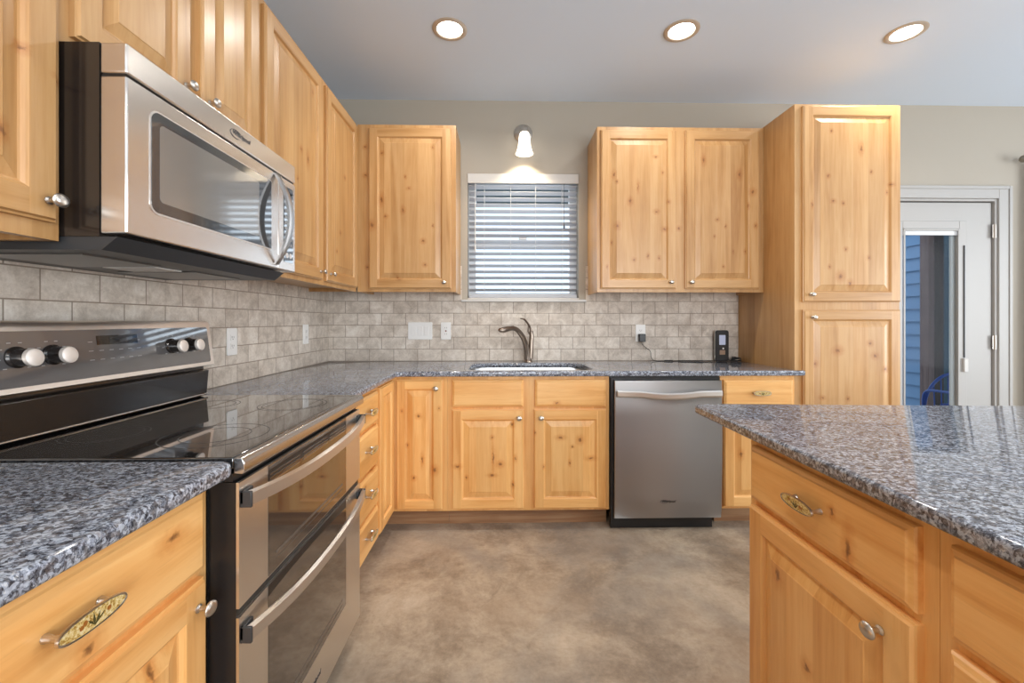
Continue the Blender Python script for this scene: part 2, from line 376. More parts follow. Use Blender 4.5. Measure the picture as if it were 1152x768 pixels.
def steel(name, c=(.56, .55, .54, 1), r=.24, axis=(1, 1, 60), an=.75, rot=0.0):
    t = NT(name); P = t.pos(); n = t.noise(t.vm('MULTIPLY', P, axis), 60, 3, .6)
    t.set(Base_Color=c, Metallic=1.0, Roughness=t.math('MULTIPLY_ADD', n, .06, r - .03), Anisotropic=an, Anisotropic_Rotation=rot)
    tg = t.n('ShaderNodeTangent', direction_type='RADIAL', axis='Z'); t.t.links.new(tg.outputs[0], t.p.inputs['Tangent'])
    return t.m
M['steel'] = steel('brushed_stainless'); M['steel_v'] = steel('brushed_stainless_vertical', (.40, .39, .385, 1), .33, (60, 60, 1), 1.0, .25)
M['steel_h'] = steel('satin_handle_steel', (.74, .71, .68, 1), .36)
M['steel_m'] = steel('microwave_stainless', (.70, .665, .63, 1), .26)
M['steel_r'] = steel('range_stainless', (.80, .76, .71, 1), .32)
M['panel_s'] = steel('champagne_panel_steel', (.84, .77, .70, 1), .38)
M['nickel'] = plain('satin_nickel', (.60, .56, .51, 1), .3, 1)
M['bronze'] = plain('brushed_faucet_bronze', (.25, .205, .17, 1), .28, 1)
M['black_glass'] = plain('black_ceramic_glass', (.012, .011, .011, 1), .04, Specular_IOR_Level=.9, Coat_Weight=1.0, Coat_Roughness=.02)
M['oven_glass'] = plain('tinted_oven_glass', (.045, .036, .030, 1), .05, Specular_IOR_Level=.8, Coat_Weight=.9, Coat_Roughness=.03)
M['mw_glass'] = plain('smoked_microwave_glass', (.045, .05, .055, 1), .06, Specular_IOR_Level=.9, Coat_Weight=1.0, Coat_Roughness=.05)
M['mw_screen'] = plain('microwave_mesh_screen', (.20, .19, .175, 1), .08, Specular_IOR_Level=.9, Coat_Weight=1.0, Coat_Roughness=.05)
M['panel_glass'] = plain('grey_control_glass', (.10, .095, .095, 1), .05, Specular_IOR_Level=.9, Coat_Weight=1.0, Coat_Roughness=.03)
M['black'] = plain('black_plastic', (.012, .012, .013, 1), .35)
M['black_e'] = plain('black_enamel', (.018, .014, .012, 1), .2, Coat_Weight=.5, Coat_Roughness=.1)
M['dgrey'] = plain('dark_grey_plastic', (.035, .037, .040, 1), .4)
M['mesh_grey'] = plain('grease_filter_mesh', (.25, .25, .25, 1), .4, 1)
M['plate'] = plain('white_outlet_plastic', S(236, 235, 232), .35)
M['slot'] = plain('dark_slot', (.05, .045, .04, 1), .6)
M['mark'] = plain('pale_print', S(150, 150, 150), .5)
M['door_paint'] = paint('grey_white_door_paint', S(170, 168, 165), .45)
M['logo'] = plain('grey_raised_emblem', (.10, .10, .11, 1), .35, .8)
M['knobcap'] = plain('pale_steel_knob_cap', (.86, .80, .74, 1), .5, .6)
M['blind'] = plain('white_blind_vinyl', S(176, 179, 186), .5)
M['cord'] = plain('blind_cord', S(225, 225, 222), .7)
M['wire'] = plain('black_rubber_cord', (.02, .02, .02, 1), .5)
M['vinyl'] = plain('white_window_vinyl', S(222, 224, 226), .4)
M['insert'] = None
def insert():
    t = NT('amber_pull_insert'); P = t.pos(); n = t.noise(P, 260, 3, .6)
    t.set(Base_Color=t.ramp(n, [(.35, S(150, 112, 40)), (.5, S(204, 178, 110)), (.68, S(226, 212, 168))]), Roughness=.25, Coat_Weight=.6); return t.m
M['insert'] = insert(); M['leaf'] = plain('dark_green_motif', S(66, 62, 24), .5); M['flower'] = plain('rust_motif', S(150, 92, 30), .5)
def glass(name, tint=(1, 1, 1, 1), g=.12):
    m = bpy.data.materials.new(name); m.use_nodes = True; t = m.node_tree; t.nodes.clear()
    o = t.nodes.new('ShaderNodeOutputMaterial'); a = t.nodes.new('ShaderNodeBsdfTransparent'); b = t.nodes.new('ShaderNodeBsdfGlossy'); x = t.nodes.new('ShaderNodeMixShader')
    a.inputs[0].default_value = tint; b.inputs['Roughness'].default_value = .02; fr = t.nodes.new('ShaderNodeFresnel'); fr.inputs[0].default_value = 1.45
    ge = t.nodes.new('ShaderNodeNewGeometry'); mm = t.nodes.new('ShaderNodeMath'); mm.operation = 'MULTIPLY_ADD'; mm.inputs[1].default_value = -1; mm.inputs[2].default_value = 1; t.links.new(ge.outputs['Backfacing'], mm.inputs[0]); mq = t.nodes.new('ShaderNodeMath'); mq.operation = 'MULTIPLY'; t.links.new(mm.outputs[0], mq.inputs[0]); mr = t.nodes.new('ShaderNodeMath'); mr.operation = 'MULTIPLY'; mr.inputs[1].default_value = g; t.links.new(fr.outputs[0], mr.inputs[0]); t.links.new(mr.outputs[0], mq.inputs[1]); t.links.new(mq.outputs[0], x.inputs[0]); t.links.new(a.outputs[0], x.inputs[1]); t.links.new(b.outputs[0], x.inputs[2]); t.links.new(x.outputs[0], o.inputs[0]); return m
M['glass'] = glass('window_glass', (.93, .96, .98, 1), .08)
def emit(name, c, s):
    t = NT(name); t.set(Base_Color=c, Emission_Color=c, Emission_Strength=s, Roughness=.4); return t.m
M['lens'] = emit('lit_frosted_lens', (1, .95, .86, 1), 9.0); M['shade'] = emit('lit_frosted_shade', (1, .92, .80, 1), 2.2)
M['screen'] = emit('small_lcd_screen', S(150, 156, 176), .45)
M['can_trim'] = plain('satin_can_trim', S(196, 182, 166), .35, .3)
def siding(name, a, b):
    t = NT(name); P = t.pos(); sep = t.n('ShaderNodeSeparateXYZ', {0: P})
    t.set(Base_Color=t.mix(t.noise(P, 6, 3), a, b), Roughness=.7); return t.m
M['siding'] = siding('blue_grey_siding_paint', S(118, 148, 182), S(108, 140, 176))
M['siding2'] = siding('dull_siding_paint', S(64, 86, 98), S(56, 76, 88))
M['post'] = wood('weathered_post', 'z', base=((120, 96, 90), (98, 76, 72), (78, 58, 52)), rnd=False, rough=.7)
M['post_dark'] = wood('dark_post', 'z', base=((66, 46, 36), (44, 30, 24), (30, 20, 16)), rnd=False, rough=.7)
M['blue'] = plain('blue_chair_enamel', S(52, 78, 150), .3)
M['pewter'] = plain('pewter_rod', S(140, 134, 122), .4, .6)
def cloth():
    t = NT('taupe_curtain_cloth'); P = t.pos(); t.set(Base_Color=S(150, 140, 124), Roughness=.9, Sheen_Weight=.3); t.bump(t.noise(P, 400, 2), .2, .001); return t.m
M['cloth'] = cloth()
# ------------------------------------------------------------ the room shell
struct('floor', bx(WX - .15, RX + .15, RY - .15, WY + .15, -.12, 0), M['concrete'])
struct('ceiling', bx(WX - .15, RX + .15, RY - .15, WY + .15, CZ, CZ + .1), M['ceil'])
def wall_cells(u0, u1, v0, v1, holes):
    us = sorted({u0, u1} | {h[0] for h in holes} | {h[1] for h in holes}); vs = sorted({v0, v1} | {h[2] for h in holes} | {h[3] for h in holes})
    for a, b in zip(us, us[1:]):
        for c, d in zip(vs, vs[1:]):
            if not any(h[0] <= (a + b) / 2 <= h[1] and h[2] <= (c + d) / 2 <= h[3] for h in holes): yield a, b, c, d
WIN = (-.256, .546, 1.353, 2.262)
DOOR = (2.66, 3.64, 0, 2.10)
WIN2 = (4.05, 5.25, .75, 2.20)
bm = new_bm()
for a, b, c, d in wall_cells(WX - .15, RX + .15, 0, CZ, [WIN, DOOR, WIN2]): box(bm, a, b, WY, WY + .15, c, d)
struct('wall_back', bm, M['wall'])
struct('wall_left', bx(WX - .15, WX, RY, WY, 0, CZ), M['wall'])
RW = (-1.3, 1.9, .6, 2.3); REW = (.1, 3.1, .6, 2.3)
bm = new_bm()
for a, b, c, d in wall_cells(RY, WY, 0, CZ, [RW]): box(bm, RX, RX + .15, a, b, c, d)
struct('wall_right', bm, M['wall'])
bm = new_bm()
for a, b, c, d in wall_cells(WX, RX, 0, CZ, [REW]): box(bm, a, b, RY - .15, RY, c, d)
struct('wall_rear', bm, M['wall'])
# backsplash
bm = new_bm(); TT = 1.427
for a, b, c, d in wall_cells(WX + .0105, 1.707, .914, TT, [(-.297, .596, 1.336, 1.6)]): box(bm, a, b, WY - .010, WY - .0002, c, d)
struct('trim_1', bm, M['tile_b'])
struct('trim_2', bx(WX + .0002, WX + .010, -.45, WY - .0002, .914, TT), M['tile_l'])

# ------------------------------------------------------------ window over the sink
bm = new_bm(); x0, x1, z0, z1 = WIN
y0, y1 = 3.185, 3.235
for a, b, c, d in wall_cells(x0, x1, z0, z1, [(x0 + .055, x1 - .055, z0 + .055, 1.755), (x0 + .055, x1 - .055, 1.80, z1 - .055)]): box(bm, a, b, y0, y1, c, d)
win = struct('window_1', bm, M['vinyl'], bevel=.003)
obj('glass_pane', bx(x0 + .05, x1 - .05, 3.205, 3.211, z0 + .05, z1 - .05), M['glass'], win)
bm = new_bm(); box(bm, x0 - .041, x1 + .050, 3.058, WY - .0003, 1.3365, 1.353); box(bm, x0 + .0005, x1 - .0005, 3.09, 3.184, 1.3535, 1.366)
obj('window_sill', bm, M['white'], win, bevel=.003)
obj('sash_lock', bx(.115, .175, 3.165, 3.1845, 1.80, 1.815), M['nickel'], win, bevel=.002)
# blind
bl = thing('window_blind', 'white horizontal slat blind hanging in the window over the sink', 'blind', (.145, 3.13, 1.37))
obj('valance', bx(x0 + .002, x1 - .002, 3.088, 3.10, 2.188, 2.258), M['white'], bl, bevel=.003)
obj('head_rail', bx(x0 + .006, x1 - .006, 3.102, 3.15, 2.205, 2.255), M['blind'], bl, bevel=.002)
bm = new_bm(); n = 18; tilt = math.radians(17)
for i in range(n):
    zc = 2.172 - i * .0438
    hw = .024; th = .0014
    cs, sn = math.cos(tilt), math.sin(tilt)
    pts = []
    for s_, t_ in ((-1, -1), (-.5, -.2), (0, 0), (.5, -.2), (1, -1)):
        pts.append((s_ * hw, t_ * .0022))
    ring = [(a, b + th) for a, b in pts] + [(a, b - th) for a, b in reversed(pts)]
    def T(x, a, b): return Vector((x, 3.128 + a * cs + b * sn, zc - a * sn + b * cs))
    A = [bm.verts.new(T(x0 + .010, a, b)) for a, b in ring]; B = [bm.verts.new(T(x1 - .010, a, b)) for a, b in ring]
    for q in range(len(ring)): bm.faces.new((A[q], A[(q + 1) % len(ring)], B[(q + 1) % len(ring)], B[q]))
    bm.faces.new(A); bm.faces.new(B)
obj('slats', bm, M['blind'], bl, smooth=True)
obj('bottom_rail', bx(x0 + .010, x1 - .010, 3.106, 3.152, 1.367, 1.389), M['blind'], bl, bevel=.003)
for xc in (-.135, .055, .235, .43):
    bm = new_bm()
    for yy in (3.1005, 3.1560): tube(bm, [(xc, yy, 2.21), (xc, yy, 1.385)], .0011, 6, smooth=False)
    obj('ladder_cord', bm, M['cord'], bl)
bm = new_bm(); tube(bm, [(-.20, 3.095, 2.19), (-.20, 3.094, 1.75)], .0022, 8, smooth=False); lathe_z(bm, -.20, 3.094, [(.002, 1.75), (.005, 1.735), (.005, 1.71), (.001, 1.70)], 10)
obj('tilt_wand', bm, M['cord'], bl)
bm = new_bm(); tube(bm, [(.44, 3.095, 2.19), (.44, 3.094, 1.90)], .0013, 6, smooth=False); lathe_z(bm, .44, 3.094, [(.002, 1.90), (.006, 1.885), (.006, 1.87), (.001, 1.865)], 10)
obj('lift_cord', bm, M['dgrey'], bl)

# ------------------------------------------------------------ back door
dr = thing('door_1', 'white glazed back door in a white casing beyond the pantry cabinet', 'door', (3.15, 3.1, 0))
dr['kind'] = 'structure'
bm = new_bm()
box(bm, 3.64, 3.735, 3.082, WY - .0002, 0, 2.19); box(bm, 2.565, 2.66, 3.082, WY - .0002, 0, 2.19); box(bm, 2.66, 3.64, 3.082, WY - .0002, 2.10, 2.19)
box(bm, 3.712, 3.735, 3.075, 3.082, 0, 2.19); box(bm, 2.565, 2.588, 3.075, 3.082, 0, 2.19); box(bm, 2.588, 3.712, 3.075, 3.082, 2.168, 2.19)
obj('casing', bm, M['door_paint'], dr, bevel=.003)
bm = new_bm()
box(bm, 3.622, 3.6395, 3.095, 3.25, 0, 2.0995); box(bm, 2.6605, 2.678, 3.095, 3.25, 0, 2.0995); box(bm, 2.678, 3.622, 3.095, 3.25, 2.082, 2.0995)
obj('jamb', bm, M['door_paint'], dr, bevel=.002)
bm = new_bm()
for a, b, c, d in wall_cells(2.690, 3.612, .012, 2.074, [(2.94, 3.365, .26, 1.880)]): box(bm, a, b, 3.112, 3.156, c, d)
dp = obj('door_panel', bm, M['door_paint'], dr)
bm = new_bm()
def frame(bm, a, b, c, d, wd, y0, y1):
    box(bm, a - wd, a, y0, y1, c - wd, d + wd); box(bm, b, b + wd, y0, y1, c - wd, d + wd); box(bm, a, b, y0, y1, c - wd, c); box(bm, a, b, y0, y1, d, d + wd)
frame(bm, 2.94, 3.365, .26, 1.880, .058, 3.104, 3.1118); frame(bm, 2.955, 3.35, .275, 1.865, .014, 3.098, 3.1038)
obj('glass_frame', bm, M['door_paint'], dp, bevel=.003)
obj('glass_pane', bx(2.9405, 3.3645, 3.130, 3.136, .2605, 1.8795), M['glass'], dp)
bm = new_bm(); box(bm, 2.942, 3.362, 3.114, 3.128, 1.835, 1.878)
for k in range(3): box(bm, 2.942, 3.30, 3.1115, 3.1138, 1.838 + k * .013, 1.846 + k * .013)
obj('enclosed_blind', bm, M['vinyl'], dp)
obj('glass_spacer', bx(3.335, 3.3645, 3.137, 3.150, .2605, 1.834), M['white'], dp)
bm = new_bm(); box(bm, 3.394, 3.400, 3.0965, 3.1035, .93, 1.757); obj('blind_slide_track', bm, M['dgrey'], dp)
obj('blind_slider', bx(3.382, 3.412, 3.084, 3.1035, .827, .925), M['white'], dp, bevel=.003)
for zc in (1.862, 1.043, .24):
    bm = new_bm(); box(bm, 3.603, 3.631, 3.0925, 3.0945, zc - .05, zc + .05); tube(bm, [(3.616, 3.0905, zc - .052), (3.616, 3.0905, zc + .052)], .0055, 10, smooth=False)
    obj('hinge', bm, M['nickel'], dr)
# curtain and rod at the far right
cr = thing('curtain_rod', 'pewter curtain rod with round finial high on the back wall right of the door', 'curtain rod', (4.6, 3.02, 2.37))
bm = new_bm(); tube(bm, [(3.79, 3.03, 2.372), (5.55, 3.03, 2.372)], .010, 12, smooth=False); obj('rod', bm, M['pewter'], cr)
bm = new_bm(); bmesh.ops.create_uvsphere(bm, u_segments=20, v_segments=12, radius=.026, matrix=Matrix.Translation((3.762, 3.03, 2.372))); obj('finial', bm, M['pewter'], cr, smooth=True)
bm = new_bm(); box(bm, 3.97, 3.985, 3.03, WY - .0002, 2.36, 2.372); box(bm, 3.965, 3.99, 3.094, WY - .0001, 2.33, 2.40); obj('bracket', bm, M['pewter'], cr)
bm = new_bm(); N = 60; top, bot = [], []
for i in range(N + 1):
    x = 3.835 + .42 * i / N; y = 3.040 + .028 * math.sin(i / N * 2 * PI * 5.5)
    top.append((x + .012, y)); bot.append((x - .010 + .02 * i / N, y))
rows = []
for zz, tp in ((2.352, 1), (2.0, .8), (1.2, .4), (.03, 0)):
    rows.append([bm.verts.new((t0[0] * tp + b0[0] * (1 - tp), t0[1], zz)) for t0, b0 in zip(top, bot)])
for a, b in zip(rows, rows[1:]):
    for i in range(N): bm.faces.new((a[i], a[i + 1], b[i + 1], b[i]))
ct_ = thing('curtain', 'taupe pleated curtain panel hanging from the rod at the right edge', 'curtain', (4.05, 3.03, 0))
cu = obj('cloth_panel', bm, M['cloth'], ct_, smooth=True); sm = cu.modifiers.new('thick', 'SOLIDIFY'); sm.thickness = .003

for k in range(6):
    bm = new_bm(); xr = 3.87 + .073 * k
    tube(bm, [(xr, 3.03 + .0145 * math.cos(q * PI / 8), 2.3665 + .0165 * math.sin(q * PI / 8)) for q in range(17)], .0016, 6, smooth=False); obj('curtain_ring', bm, M['pewter'], cr)
# window behind the curtain, and unseen right and rear ones added for light
def plain_window(name, F, u0, u1, v0, v1, nmul=2):
    bm = new_bm(); t = .05
    F.box(bm, u0, u1, v0, v0 + t, -.10, -.05); F.box(bm, u0, u1, v1 - t, v1, -.10, -.05)
    for k in range(nmul + 1):
        uc = u0 + (u1 - u0 - t) * k / nmul
        F.box(bm, uc, uc + t, v0 + t, v1 - t, -.10, -.05)
    o = struct(name, bm, M['vinyl'])
    obj('glass_pane', F.bx(u0 + .03, u1 - .03, v0 + .03, v1 - .03, -.078, -.072), M['glass'], o)
    return o
plain_window('window_2', Face('-y', WY), WIN2[0], WIN2[1], WIN2[2], WIN2[3])
plain_window('window_3', Face('-x', RX), *RW, 3)
FR = Face('-y', RY); FR.k = '+y'
class FaceR(Face):
    def __call__(s, u, v, w): return Vector((u, s.p + w, v))
plain_window('window_4', FaceR('+y', RY), *REW, 3)
# porch outside
struct('ground', bx(-3, 14, WY + .15, 14, -.25, -.06), plain('pale_porch_slab', S(170, 166, 158), .8))
struct('porch_ceiling', bx(-3, 8.5, WY + .151, 5.3, 2.62, 2.70), plain('grey_porch_soffit', S(118, 128, 132), .8))
bm = new_bm(); z = -.05
z = -.05
while z < 3.4:
    # side wall: boards on the plane x = 5.75, running out along y
    v = [bm.verts.new(p) for p in ((5.758, 5.80, z - .004), (5.79, 5.80, z + .178), (5.79, 10.0, z + .178), (5.758, 10.0, z - .004), (5.83, 5.80, z - .004), (5.83, 5.80, z + .178), (5.83, 10.0, z + .178), (5.83, 10.0, z - .004))]
    for f in ((0, 1, 2, 3), (4, 7, 6, 5), (0, 4, 5, 1), (3, 2, 6, 7), (0, 3, 7, 4), (1, 5, 6, 2)): bm.faces.new([v[i] for i in f])
    z += .178
struct('outbuilding_wall', bm, M['siding'])
bm = new_bm(); z = -.05
while z < 3.4:
    v = [bm.verts.new(p) for p in ((5.9, 5.885, z), (9.0, 5.885, z), (9.0, 5.90, z + .178), (5.9, 5.90, z + .178), (5.9, 5.95, z), (9.0, 5.95, z), (9.0, 5.95, z + .178), (5.9, 5.95, z + .178))]
    for f in ((0, 1, 2, 3), (4, 7, 6, 5), (0, 4, 5, 1), (3, 2, 6, 7), (0, 3, 7, 4), (1, 5, 6, 2)): bm.faces.new([v[i] for i in f])
    z += .178
struct('outbuilding_wall', bm, M['siding2'])
p = obj('porch_post', bx(5.63, 5.71, 5.58, 5.70, -.06, 2.9), M['post'], None, bevel=.004); tag(p, 'weathered grey brown post seen through the back door glass beside blue siding', 'post')
p = obj('porch_post', bx(5.72, 5.86, 5.60, 5.74, -.06, 2.9), M['post_dark'], None, bevel=.004); tag(p, 'dark brown timber post seen through the back door glass, right of the grey one', 'post')
# patio chair outside
pc = thing('patio_chair', 'blue metal patio chair on the porch seen through the back door', 'chair', (4.95, 4.5, -.06))
bm = new_bm(); pts = []
for i in range(13):
    a = PI * i / 12; pts.append((4.97 - .36 * math.cos(a), 4.62 + .02 * math.sin(a), .18 + .44 * math.sin(a)))
tube(bm, pts, .016, 10); obj('back_frame', bm, M['blue'], pc, smooth=True)
bm = new_bm()
for i in range(7):
    x = 4.73 + .08 * i; h = .18 + .42 * math.sqrt(max(0, 1 - ((x - 4.97) / .36) ** 2)); tube(bm, [(x, 4.62, .26), (x, 4.63, h)], .006, 6, smooth=False)
obj('backrest', bm, M['blue'], pc)
bm = new_bm(); lathe_z(bm, 4.97, 4.42, [(.05, .26), (.24, .27), (.27, .285), (.24, .29), (.05, .275)], 28); obj('seat', bm, M['blue'], pc, smooth=True)
for sx in (-1, 1):
    for sy in (-1, 1):
        bm = new_bm(); tube(bm, [(4.97 + sx * .18, 4.42 + sy * .16, .275), (4.97 + sx * .27, 4.42 + sy * .2, -.058)], .012, 8, smooth=False); obj('leg', bm, M['blue'], pc)
    bm = new_bm(); tube(bm, [(4.97 + sx * .36, 4.62, .18), (4.97 + sx * .37, 4.60, .42), (4.97 + sx * .37, 4.4, .46), (4.97 + sx * .36, 4.2, .44), (4.97 + sx * .2, 4.26, .283)], .014, 8); obj('armrest', bm, M['blue'], pc, smooth=True)

# ------------------------------------------------------------ cabinet pieces
def rect_ring(F, u0, u1, v0, v1, i, w): return [F(u0 + i, v0 + i, w), F(u1 - i, v0 + i, w), F(u1 - i, v1 - i, w), F(u0 + i, v1 - i, w)]
def raised_door(name, F, u0, u1, v0, v1, mz, mr, parent, stile=.056, t=.020, w0=.0):
    """five-piece door: material 0 for stiles and panel, 1 for the rails"""
    bm = new_bm(); V = lambda pts: [bm.verts.new(p) for p in pts]
    def band(A, B, mis=(0, 0, 0, 0)):
        for q in range(4):
            f = bm.faces.new((A[q], A[(q + 1) % 4], B[(q + 1) % 4], B[q])); f.material_index = mis[q]
    rails = (1, 0, 1, 0)
    R0 = V(rect_ring(F, u0, u1, v0, v1, 0, w0)); bm.faces.new(R0)
    R1 = V(rect_ring(F, u0, u1, v0, v1, 0, w0 + t - .007)); band(R0, R1, rails)
    R2 = V(rect_ring(F, u0, u1, v0, v1, .004, w0 + t - .006)); band(R1, R2, rails)
    R3 = V(rect_ring(F, u0, u1, v0, v1, .007, w0 + t)); band(R2, R3, rails)
    # flat frame face: stiles run full height, rails sit between them
    a0, a1, b0, b1, wf = u0 + .007, u1 - .007, v0 + .007, v1 - .007, w0 + t
    s = stile
    S1 = V(rect_ring(F, u0, u1, v0, v1, s, wf))
    # left stile
    lb = bm.verts.new(F(u0 + s, b0, wf)); lt = bm.verts.new(F(u0 + s, b1, wf)); rb = bm.verts.new(F(u1 - s, b0, wf)); rt = bm.verts.new(F(u1 - s, b1, wf))
    f = bm.faces.new((R3[0], lb, S1[0], S1[3], lt, R3[3])); f.material_index = 0
    f = bm.faces.new((rb, R3[1], R3[2], rt, S1[2], S1[1])); f.material_index = 0
    f = bm.faces.new((lb, rb, S1[1], S1[0])); f.material_index = 1
    f = bm.faces.new((S1[3], S1[2], rt, lt)); f.material_index = 1
    S2 = V(rect_ring(F, u0, u1, v0, v1, s + .004, wf - .003)); band(S1, S2, rails)
    S3 = V(rect_ring(F, u0, u1, v0, v1, s + .008, wf - .009)); band(S2, S3, rails)
    S4 = V(rect_ring(F, u0, u1, v0, v1, s + .012, wf - .010)); band(S3, S4)
    S5 = V(rect_ring(F, u0, u1, v0, v1, s + .042, wf - .0015)); band(S4, S5)
    S6 = V(rect_ring(F, u0, u1, v0, v1, s + .044, wf)); band(S5, S6)
    bm.faces.new(S6)
    return obj(name, bm, [mz, mr], parent)
def slab_front(name, F, u0, u1, v0, v1, m, parent, t=.020, w0=.0):
    bm = new_bm(); V = lambda pts: [bm.verts.new(p) for p in pts]; prev = None
    for i, w_ in ((0, w0), (0, w0 + t - .010), (.003, w0 + t - .006), (.010, w0 + t - .003), (.013, w0 + t)):
        R = V(rect_ring(F, u0, u1, v0, v1, i, w_))
        if prev is None: bm.faces.new(R)
        else:
            for q in range(4): bm.faces.new((prev[q], prev[(q + 1) % 4], R[(q + 1) % 4], R[q]))
        prev = R
    bm.faces.new(prev)
    return obj(name, bm, m, parent)
def knob(F, u, v, w0, parent, r=.0165):
    bm = new_bm()
    lathe(bm, F, u, v, [(.009, w0 + .0003), (.009, w0 + .002), (.0055, w0 + .005), (.005, w0 + .014), (.007, w0 + .018), (r * .9, w0 + .021), (r, w0 + .0245), (r * .86, w0 + .028), (r * .5, w0 + .0305), (r * .1, w0 + .0312)], 20, su=1.0, sv=.86)
    return obj('knob', bm, M['nickel'], parent, smooth=True)
def oval_pull(F, u, v, w0, parent, L=.051, Hh=.0145):
    bm = new_bm(); wp = w0 + .026
    for s_ in (-1, 1): tube(bm, [F(u + s_ * .038, v, w0 + .0003), F(u + s_ * .039, v, w0 + .012), F(u + s_ * .041, v, wp + .001)], [.0065, .0042, .0055], 10)
    n = 36; se = lambda c: math.copysign(abs(c) ** .84, c)
    prof = [(1.0, wp - .001), (1.0, wp + .0015), (.97, wp + .0035), (.92, wp + .0035), (.90, wp + .0018)]
    rings = [[bm.verts.new(F(u + se(math.cos(2 * PI * i / n)) * L * (1 - (1 - k) * .30), v + se(math.sin(2 * PI * i / n)) * Hh * (1 - (1 - k) * 1.4), w_)) for i in range(n)] for k, w_ in prof]
    for a, b in zip(rings, rings[1:]):
        for i in range(n): bm.faces.new((a[i], a[(i + 1) % n], b[(i + 1) % n], b[i]))
    bm.faces.new(rings[0]); bm.faces.new(rings[-1])
    for f in bm.faces: f.material_index = 0
    lathe(bm, F, u, v, [(1, wp + .0014), (.98, wp + .0028)], 32, su=L * .955, sv=Hh * .84, mi=1)
    for du, hh in ((-.002, .016), (.007, .013), (-.010, .010), (.015, .010)):
        q = [F(u, v - .009, wp + .0031), F(u + du * .6 - .0018, v - .002, wp + .0031), F(u + du, v - .009 + hh + .002, wp + .0031), F(u + du * .6 + .0022, v - .002, wp + .0031)]
        q2 = [F(u, v - .009, wp + .0020), F(u + du * .6 - .0018, v - .002, wp + .0020), F(u + du, v - .009 + hh + .002, wp + .0020), F(u + du * .6 + .0022, v - .002, wp + .0020)]
        A = [bm.verts.new(x) for x in q]; B = [bm.verts.new(x) for x in q2]
        for i in range(4): bm.faces.new((A[i], A[(i + 1) % 4], B[(i + 1) % 4], B[i])).material_index = 2
        bm.faces.new(A).material_index = 2; bm.faces.new(B).material_index = 2
    for du in (-.019, .021, -.014): lathe(bm, F, u + du, v + random.uniform(-.002, .003), [(.0034, wp + .0020), (.0034, wp + .0032)], 7, mi=3)
    pl = obj('pull_handle', bm, [M['nickel'], M['insert'], M['leaf'], M['flower']], parent, smooth=True)
    return pl
# ------------------------------------------------------------ upper cabinets
UT, UB = 2.465, 1.388
def upper(label, F, u0, u1, v0, v1, depth, doors, mz, mr, body_m, loc, frame_gap=.0, lip=.022):
    c = thing('upper_cabinet', label, 'cabinet', loc)
    bm = new_bm()
    # sides, back, top, raised underside and the face frame
    F.box(bm, u0, u1, v0 + lip, v1, -.0, -depth)
    F.box(bm, u0, u1, v0, v0 + lip, 0, -.020)
    F.box(bm, u0, u0 + .016, v0, v0 + lip, -.020, -depth); F.box(bm, u1 - .016, u1, v0, v0 + lip, -.020, -depth)
    obj('cabinet_body', bm, body_m, c)
    return c
FB = Face('-y', 2.790)                      # face frames of the back wall uppers
D_U = WY - .0005 - 2.790
c = upper('knotty alder wall cabinet with one door in the corner, left of the window', FB, -.937, -.305, UB, UT, D_U, None, None, None, M['upl'], (-.62, 2.95, UB))
d = raised_door('door', FB, -.862, -.335, 1.408, 2.440, M['upl'], M['wood_x'], c); knob(FB, -.378, 1.447, .020, d, .014)
c = upper('two-door knotty alder wall cabinet between the window and the tall pantry', FB, .612, 1.7075, UB, UT, D_U, None, None, None, M['upr'], (1.16, 2.95, UB))
d = raised_door('door', FB, .634, 1.127, 1.410, 2.440, M['upr'], M['wood_x'], c); knob(FB, 1.088, 1.452, .020, d, .014)
d = raised_door('door', FB, 1.186, 1.672, 1.410, 2.440, M['upr'], M['wood_x'], c); knob(FB, 1.222, 1.452, .020, d, .014)
FL = Face('+x', -.945)                      # left wall uppers
DL = .3045
c = upper('two-door knotty alder wall cabinet on the left wall between microwave and corner', FL, 1.662, 2.789, UB, UT, DL - .0003, None, None, None, M['mid'], (-1.1, 2.2, UB))
d = raised_door('door', FL, 1.700, 2.235, 1.410, 2.440, M['mid'], M['wood_y'], c); knob(FL, 2.205, 1.452, .020, d, .014)
d = raised_door('door', FL, 2.285, 2.762, 1.410, 2.440, M['mid'], M['wood_y'], c); knob(FL, 2.33, 1.452, .020, d, .014)
FM = Face('+x', -.935)
c = thing('upper_cabinet', 'short two-door alder wall cabinet directly above the microwave', 'cabinet', (-1.1, 1.28, 1.79))
obj('cabinet_body', FM.bx(.917, 1.6605, 1.790, UT, 0, -.3145), M['wood_z'], c)
d = raised_door('door', FM, .945, 1.285, 1.812, 2.440, M['mid'], M['wood_y'], c); knob(FM, 1.262, 1.880, .020, d)
d = raised_door('door', FM, 1.330, 1.640, 1.812, 2.440, M['mid'], M['wood_y'], c); knob(FM, 1.362, 1.880, .020, d)
FN = Face('+x', -.925)
c = upper('knotty alder wall cabinet at the near left edge, left of the microwave', FN, .30, .915, 1.366, UT, .3245, None, None, None, M['unear'], (-1.1, .6, 1.366))
d = raised_door('door', FN, .335, .897, 1.400, 2.440, M['unear'], M['wood_y'], c); knob(FN, .876, 1.440, .020, d)

